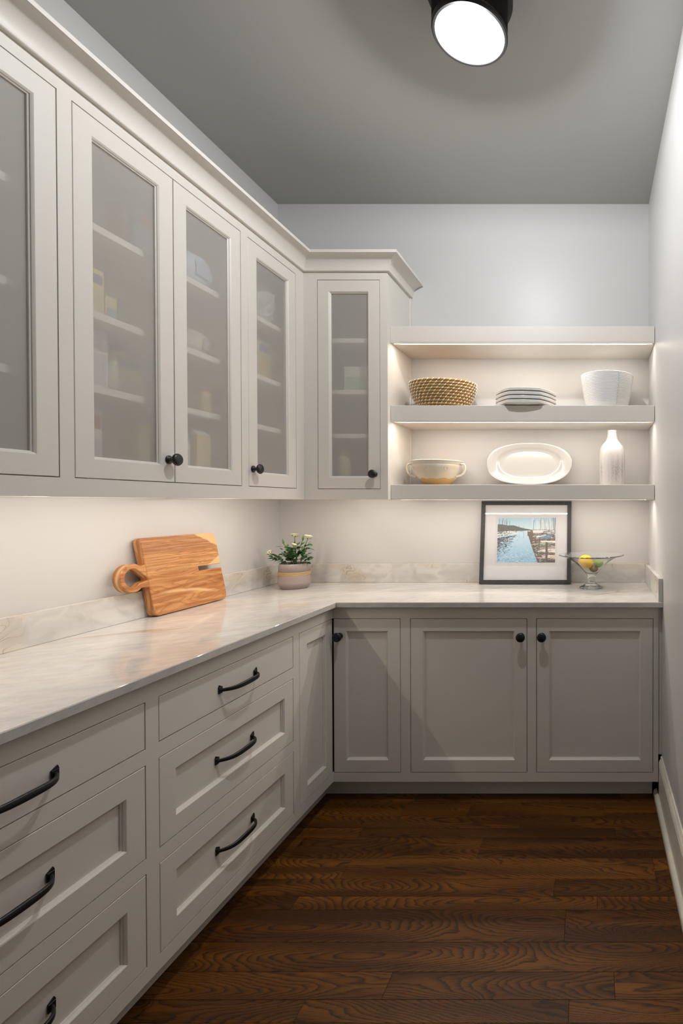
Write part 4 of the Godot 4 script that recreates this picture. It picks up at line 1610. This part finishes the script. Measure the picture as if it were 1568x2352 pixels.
		var len := r.randf_range(0.020, 0.036)
		var n := 3 if r.randf() < 0.55 else 5
		for j in n:
			if count >= 292:
				break
			var q := 1.0 if j == n - 1 else 0.35 + 0.5 * int(j / 2) / maxf(1.0, (n - 1) / 2.0)
			var side := 0.0 if j == n - 1 else (1.0 if j % 2 == 0 else -1.0)
			var d := dir.rotated(Vector3.UP, side * 1.0)
			d = (d + Vector3(0, r.randf_range(-0.35, 0.15), 0)).normalized()
			var up := Vector3(r.randf_range(-0.5, 0.5), 1.0, r.randf_range(-0.2, 0.7)).normalized()
			var x := up.cross(d).normalized()
			var o := put("leaf", leaf if r.randf() < 0.8 else thin, leafm[r.randi_range(0, 3)], t, base + dir * len * q)
			o.basis = Basis(x, d.cross(x), d) * Basis.from_scale(Vector3.ONE * r.randf_range(0.5, 0.95))
			count += 1
	# two long narrow leaves reaching out to the sides
	for g in [[-0.055, 0.216, -1.0, 0.08], [0.080, 0.208, 1.0, -0.22], [0.070, 0.160, 1.0, -0.05], [-0.07, 0.150, -1.0, -0.35]]:
		var d := Vector3(g[2], g[3], 0.1).normalized()
		var x := Vector3.UP.cross(d).normalized()
		var o := put("leaf", thin, leafm[3], t, Vector3(g[0], g[1], 0.01))
		o.basis = Basis(x, d.cross(x), d) * Basis.from_scale(Vector3(0.7, 1.0, 1.25))


# a leaf along +z, its midrib folded down
func leaf_mesh(length: float, width: float) -> ArrayMesh:
	var st := sheet()
	st.set_smooth_group(1)
	var rows := []
	for i in 8:
		var q := i / 7.0
		var half := width / 2 * pow(sin(PI * pow(q, 0.85)), 0.8) * (1.0 + (0.10 if i % 2 == 1 else -0.06))
		var y := -length * 0.16 * q * q
		rows.append([Vector3(-half, y + half * 0.35, q * length), Vector3(0, y, q * length), Vector3(half, y + half * 0.35, q * length)])
	for i in 7:
		for k in 2:
			quad(st, rows[i][k + 1], rows[i][k], rows[i + 1][k], rows[i + 1][k + 1])
	st.generate_normals()
	st.index()
	return st.commit()


# an upright cupped petal, hinged at the origin
func petal_mesh() -> ArrayMesh:
	var st := sheet()
	st.set_smooth_group(1)
	var rows := []
	for i in 6:
		var q := i / 5.0
		var row := []
		for k in 5:
			var s := (k - 2) / 2.0
			var half := 0.0105 * pow(sin(PI * (0.12 + 0.62 * q)), 0.7) if i > 0 else 0.002
			row.append(Vector3(s * half, q * 0.020, 0.0035 * sin(q * 2.2) - 0.004 * s * s * (1.0 - 0.4 * q) + (0.003 * maxf(0.0, q - 0.7) * 3.0)))
		rows.append(row)
	for i in 5:
		for k in 4:
			quad(st, rows[i][k], rows[i][k + 1], rows[i + 1][k + 1], rows[i + 1][k])
	st.generate_normals()
	st.index()
	return st.commit()


# ------------------------------------------------------------------ what shows through the frosted glass
# a carton with its front towards the room (turn 0) or along the back wall
func carton(label: String, x: float, h: float, d: float, size: Vector3, body: Color, panel: Color, stripe: Color, turn := PI / 2, gable := false) -> void:
	var t := thing("carton", label, "box", Vector3(x, h + 0.0004, -d), turn)
	var st := sheet()
	box(st, Vector3(-size.x / 2, 0, -size.z), Vector3(size.x / 2, size.y, 0), 0.0012)
	part("body", st, paint(body, 0.5), t)
	st = sheet()
	box(st, Vector3(-size.x * 0.40, size.y * 0.12, 0.0), Vector3(size.x * 0.40, size.y * 0.62, 0.0006))
	part("front_label", st, paint(panel, 0.5), t)
	st = sheet()
	box(st, Vector3(-size.x * 0.40, size.y * 0.72, 0.0), Vector3(size.x * 0.40, size.y * 0.90, 0.0006))
	part("label_stripe", st, paint(stripe, 0.5), t)
	if gable:
		st = sheet()
		var y := size.y
		var a := [Vector3(-size.x / 2, y, 0), Vector3(size.x / 2, y, 0), Vector3(size.x / 2, y, -size.z), Vector3(-size.x / 2, y, -size.z)]
		var r := [Vector3(-size.x / 2 + 0.008, y + 0.028, -size.z / 2), Vector3(size.x / 2 - 0.008, y + 0.028, -size.z / 2)]
		quad(st, a[0], a[1], r[1], r[0])
		quad(st, a[2], a[3], r[0], r[1])
		tri(st, a[1], a[2], r[1])
		tri(st, a[3], a[0], r[0])
		part("gable_top", st, paint(Color(0.90, 0.89, 0.87), 0.5), t)


func jar(label: String, x: float, h: float, d: float, r: float, tall: float, body: Color, lid: Color) -> void:
	var t := thing("jar", label, "jar", Vector3(x, h + 0.0004, -d))
	var st := sheet()
	lathe(st, [Vector2(0, 0), Vector2(r * 0.92, 0), Vector2(r, 0.004), Vector2(r, tall * 0.78), Vector2(r * 0.82, tall * 0.86), Vector2(0, tall * 0.86)], 28)
	part("body", st, paint(body, 0.3), t)
	st = sheet()
	lathe(st, [Vector2(r * 0.80, tall * 0.86), Vector2(r * 0.86, tall * 0.87), Vector2(r * 0.86, tall * 0.99), Vector2(r * 0.80, tall), Vector2(0, tall)], 28)
	part("lid", st, paint(lid, 0.4), t)


# a soft pack: a pillow with pinched ends
func pouch(label: String, x: float, h: float, d: float, size: Vector3, body: Color, turn := PI / 2) -> void:
	var t := thing("food_bag", label, "bag", Vector3(x, h + 0.0004, -d), turn)
	var st := sheet()
	st.set_smooth_group(4)
	var n := noise(14.0, 2, int(size.x * 5000.0))
	var p := func(i: int, j: int) -> Vector3:
		var u := -1.0 + 2.0 * i / 14.0
		var a := TAU * j / 20
		var k := pow(maxf(0.0, 1.0 - pow(absf(u), 3.0)), 0.5)
		var q := Vector3(u * size.x / 2, sin(a) * k * size.y / 2, cos(a) * k * size.z / 2)
		q *= 1.0 + 0.10 * n.get_noise_3dv(q)
		return q + Vector3(0, size.y / 2 * 1.04, -size.z / 2)
	for i in 14:
		for j in 20:
			quad(st, p.call(i, j + 1), p.call(i, j), p.call(i + 1, j), p.call(i + 1, j + 1))
	st.set_smooth_group(-1)
	part("pack", st, paint(body, 0.5), t)
	st = sheet()
	box(st, Vector3(-size.x * 0.22, size.y * 0.30, 0.001), Vector3(size.x * 0.22, size.y * 0.72, 0.0022))
	part("front_label", st, paint(body.lerp(Color(0.5, 0.5, 0.6), 0.35), 0.5), t)


func cabinet_contents() -> void:
	var base := 1.4172
	var s := [base, 1.711, 1.933, 2.194]
	# behind the left door of the pair
	carton("white and red carton at lower left behind the left glass door", -1.56, s[0], 1.62, Vector3(0.05, 0.245, 0.09), Color(0.90, 0.88, 0.86), Color(0.82, 0.80, 0.80), Color(0.72, 0.28, 0.24))
	carton("narrow yellow carton at lower right behind the left glass door", -1.56, s[0], 1.80, Vector3(0.045, 0.216, 0.07), Color(0.85, 0.78, 0.42), Color(0.88, 0.84, 0.58), Color(0.75, 0.70, 0.40))
	carton("tall white carton left of the jug behind frosted glass", -1.56, s[1], 1.625, Vector3(0.085, 0.196, 0.06), Color(0.90, 0.885, 0.87), Color(0.80, 0.78, 0.78), Color(0.86, 0.85, 0.84))
	jug(Vector3(-1.60, s[1] + 0.0004, -1.745))
	carton("tall yellow box behind the upper part of the left door", -1.56, s[2], 1.625, Vector3(0.062, 0.165, 0.05), Color(0.86, 0.78, 0.45), Color(0.80, 0.76, 0.55), Color(0.35, 0.40, 0.55))
	carton("short yellow box beside the taller yellow one behind glass", -1.56, s[2], 1.68, Vector3(0.04, 0.095, 0.05), Color(0.86, 0.80, 0.55), Color(0.50, 0.62, 0.68), Color(0.86, 0.80, 0.55))
	jar("slim pale jar next to the yellow boxes behind glass", -1.585, s[2], 1.745, 0.021, 0.105, Color(0.80, 0.76, 0.70), Color(0.62, 0.58, 0.52))
	carton("pale blue box at top right behind the left glass door", -1.56, s[3], 1.815, Vector3(0.068, 0.185, 0.06), Color(0.78, 0.80, 0.84), Color(0.70, 0.73, 0.80), Color(0.80, 0.55, 0.36))
	carton("small white box at the top behind the left glass door", -1.58, s[3], 1.755, Vector3(0.036, 0.17, 0.05), Color(0.72, 0.52, 0.40), Color(0.74, 0.55, 0.44), Color(0.90, 0.89, 0.88))
	# behind the right door of the pair
	pouch("pale blue packet on the top shelf behind the right door", -1.505, s[3], 2.005, Vector3(0.16, 0.13, 0.09), Color(0.72, 0.80, 0.87))
	pouch("cream food bag lying at the left of its shelf behind glass", -1.505, s[2], 1.94, Vector3(0.12, 0.075, 0.11), Color(0.88, 0.85, 0.80))
	pouch("cream food bag lying at the right of its shelf behind glass", -1.53, s[2], 2.055, Vector3(0.095, 0.11, 0.10), Color(0.86, 0.83, 0.78))
	jar("spice jar with red lid behind the right glass door", -1.53, s[1], 2.04, 0.024, 0.10, Color(0.78, 0.70, 0.40), Color(0.70, 0.25, 0.20))
	jar("spice jar with yellow lid behind the right glass door", -1.53, s[1], 2.09, 0.020, 0.13, Color(0.62, 0.40, 0.30), Color(0.80, 0.72, 0.35))
	carton("yellow carton with white gable top behind the right door", -1.505, s[0], 2.005, Vector3(0.072, 0.205, 0.07), Color(0.86, 0.80, 0.48), Color(0.88, 0.84, 0.62), Color(0.80, 0.76, 0.50), PI / 2, true)
	jar("small blue jar left of the gable carton behind glass", -1.525, s[0], 1.93, 0.019, 0.20, Color(0.86, 0.86, 0.88), Color(0.45, 0.55, 0.75))
	# corner cabinet
	crumpled_bag(Vector3(-1.60, s[3] + 0.0004, -2.475))
	carton("cereal box with blue top in the corner cabinet behind glass", -1.56, s[2], 2.47, Vector3(0.105, 0.20, 0.055), Color(0.84, 0.84, 0.66), Color(0.86, 0.74, 0.34), Color(0.36, 0.44, 0.66))
	carton("red and white cereal box in the corner cabinet behind glass", -1.56, s[2], 2.58, Vector3(0.088, 0.215, 0.055), Color(0.86, 0.84, 0.80), Color(0.75, 0.35, 0.28), Color(0.84, 0.82, 0.50))
	carton("pale box behind the frosted door that faces the camera", -1.22, s[2], 2.68, Vector3(0.125, 0.135, 0.08), Color(0.84, 0.86, 0.80), Color(0.66, 0.78, 0.68), Color(0.90, 0.90, 0.86), 0.0)
	jar("tall jar at the bottom behind the frosted door facing the camera", -1.297, s[0], 2.71, 0.034, 0.22, Color(0.84, 0.80, 0.62), Color(0.80, 0.78, 0.74))
	# nearest cabinet
	carton("green box behind the frosted door at the frame's left edge", -1.56, s[3], 1.285, Vector3(0.085, 0.16, 0.07), Color(0.52, 0.66, 0.48), Color(0.66, 0.76, 0.60), Color(0.85, 0.86, 0.80))


func jug(at: Vector3) -> void:
	var t := thing("jug", "large pale jug with a yellow and blue label behind glass", "jug", at, PI / 2)
	var st := sheet()
	lathe(st, [Vector2(0, 0), Vector2(0.050, 0), Vector2(0.056, 0.006), Vector2(0.062, 0.06), Vector2(0.060, 0.11), Vector2(0.045, 0.145), Vector2(0.022, 0.158), Vector2(0.018, 0.165), Vector2(0, 0.165)], 32, true, 0.7)
	part("body", st, paint(Color(0.84, 0.83, 0.74), 0.4), t)
	st = sheet()
	lathe(st, [Vector2(0.018, 0.165), Vector2(0.020, 0.166), Vector2(0.020, 0.184), Vector2(0.018, 0.186), Vector2(0, 0.186)], 20)
	part("cap", st, paint(Color(0.50, 0.48, 0.45), 0.4), t)
	for g in [[0.105, 0.125, Color(0.30, 0.36, 0.52)], [0.06, 0.095, Color(0.84, 0.78, 0.40)]]:
		st = sheet()
		box(st, Vector3(-0.032, g[0], 0.030), Vector3(0.032, g[1], 0.0452))
		part("label", st, paint(g[2], 0.5), t)


func crumpled_bag(at: Vector3) -> void:
	var t := thing("plastic_bag", "crumpled clear plastic bag on top shelf of the corner cabinet", "bag", at)
	var n := noise(9.0, 3, 88)
	var st := sheet()
	var p := func(i: int, j: int) -> Vector3:
		var a := PI * i / 16 - PI / 2
		var b := TAU * j / 24
		var q := Vector3(cos(a) * cos(b), sin(a), cos(a) * sin(b))
		var k := 1.0 + 0.35 * absf(n.get_noise_3dv(q * 0.35))
		return Vector3(q.x * 0.075 * k, 0.118 + q.y * 0.115 * (k if q.y > 0.0 else 1.0), q.z * 0.065 * k)
	for i in 16:
		for j in 24:
			if i == 0:
				tri(st, p.call(0, 0), p.call(1, j), p.call(1, j + 1))
			elif i == 15:
				tri(st, p.call(15, j + 1), p.call(15, j), p.call(16, 0))
			else:
				quad(st, p.call(i, j + 1), p.call(i, j), p.call(i + 1, j), p.call(i + 1, j + 1))
	part("bag", st, paint(Color(0.82, 0.83, 0.82), 0.25), t)
	st = sheet()
	tube(st, [Vector3(0.02, 0.10, 0.062), Vector3(0.03, 0.05, 0.075), Vector3(0.035, 0.004, 0.078)], [0.006, 0.003, 0.004], 6)
	part("twist_tail", st, paint(Color(0.80, 0.78, 0.72), 0.4), t)
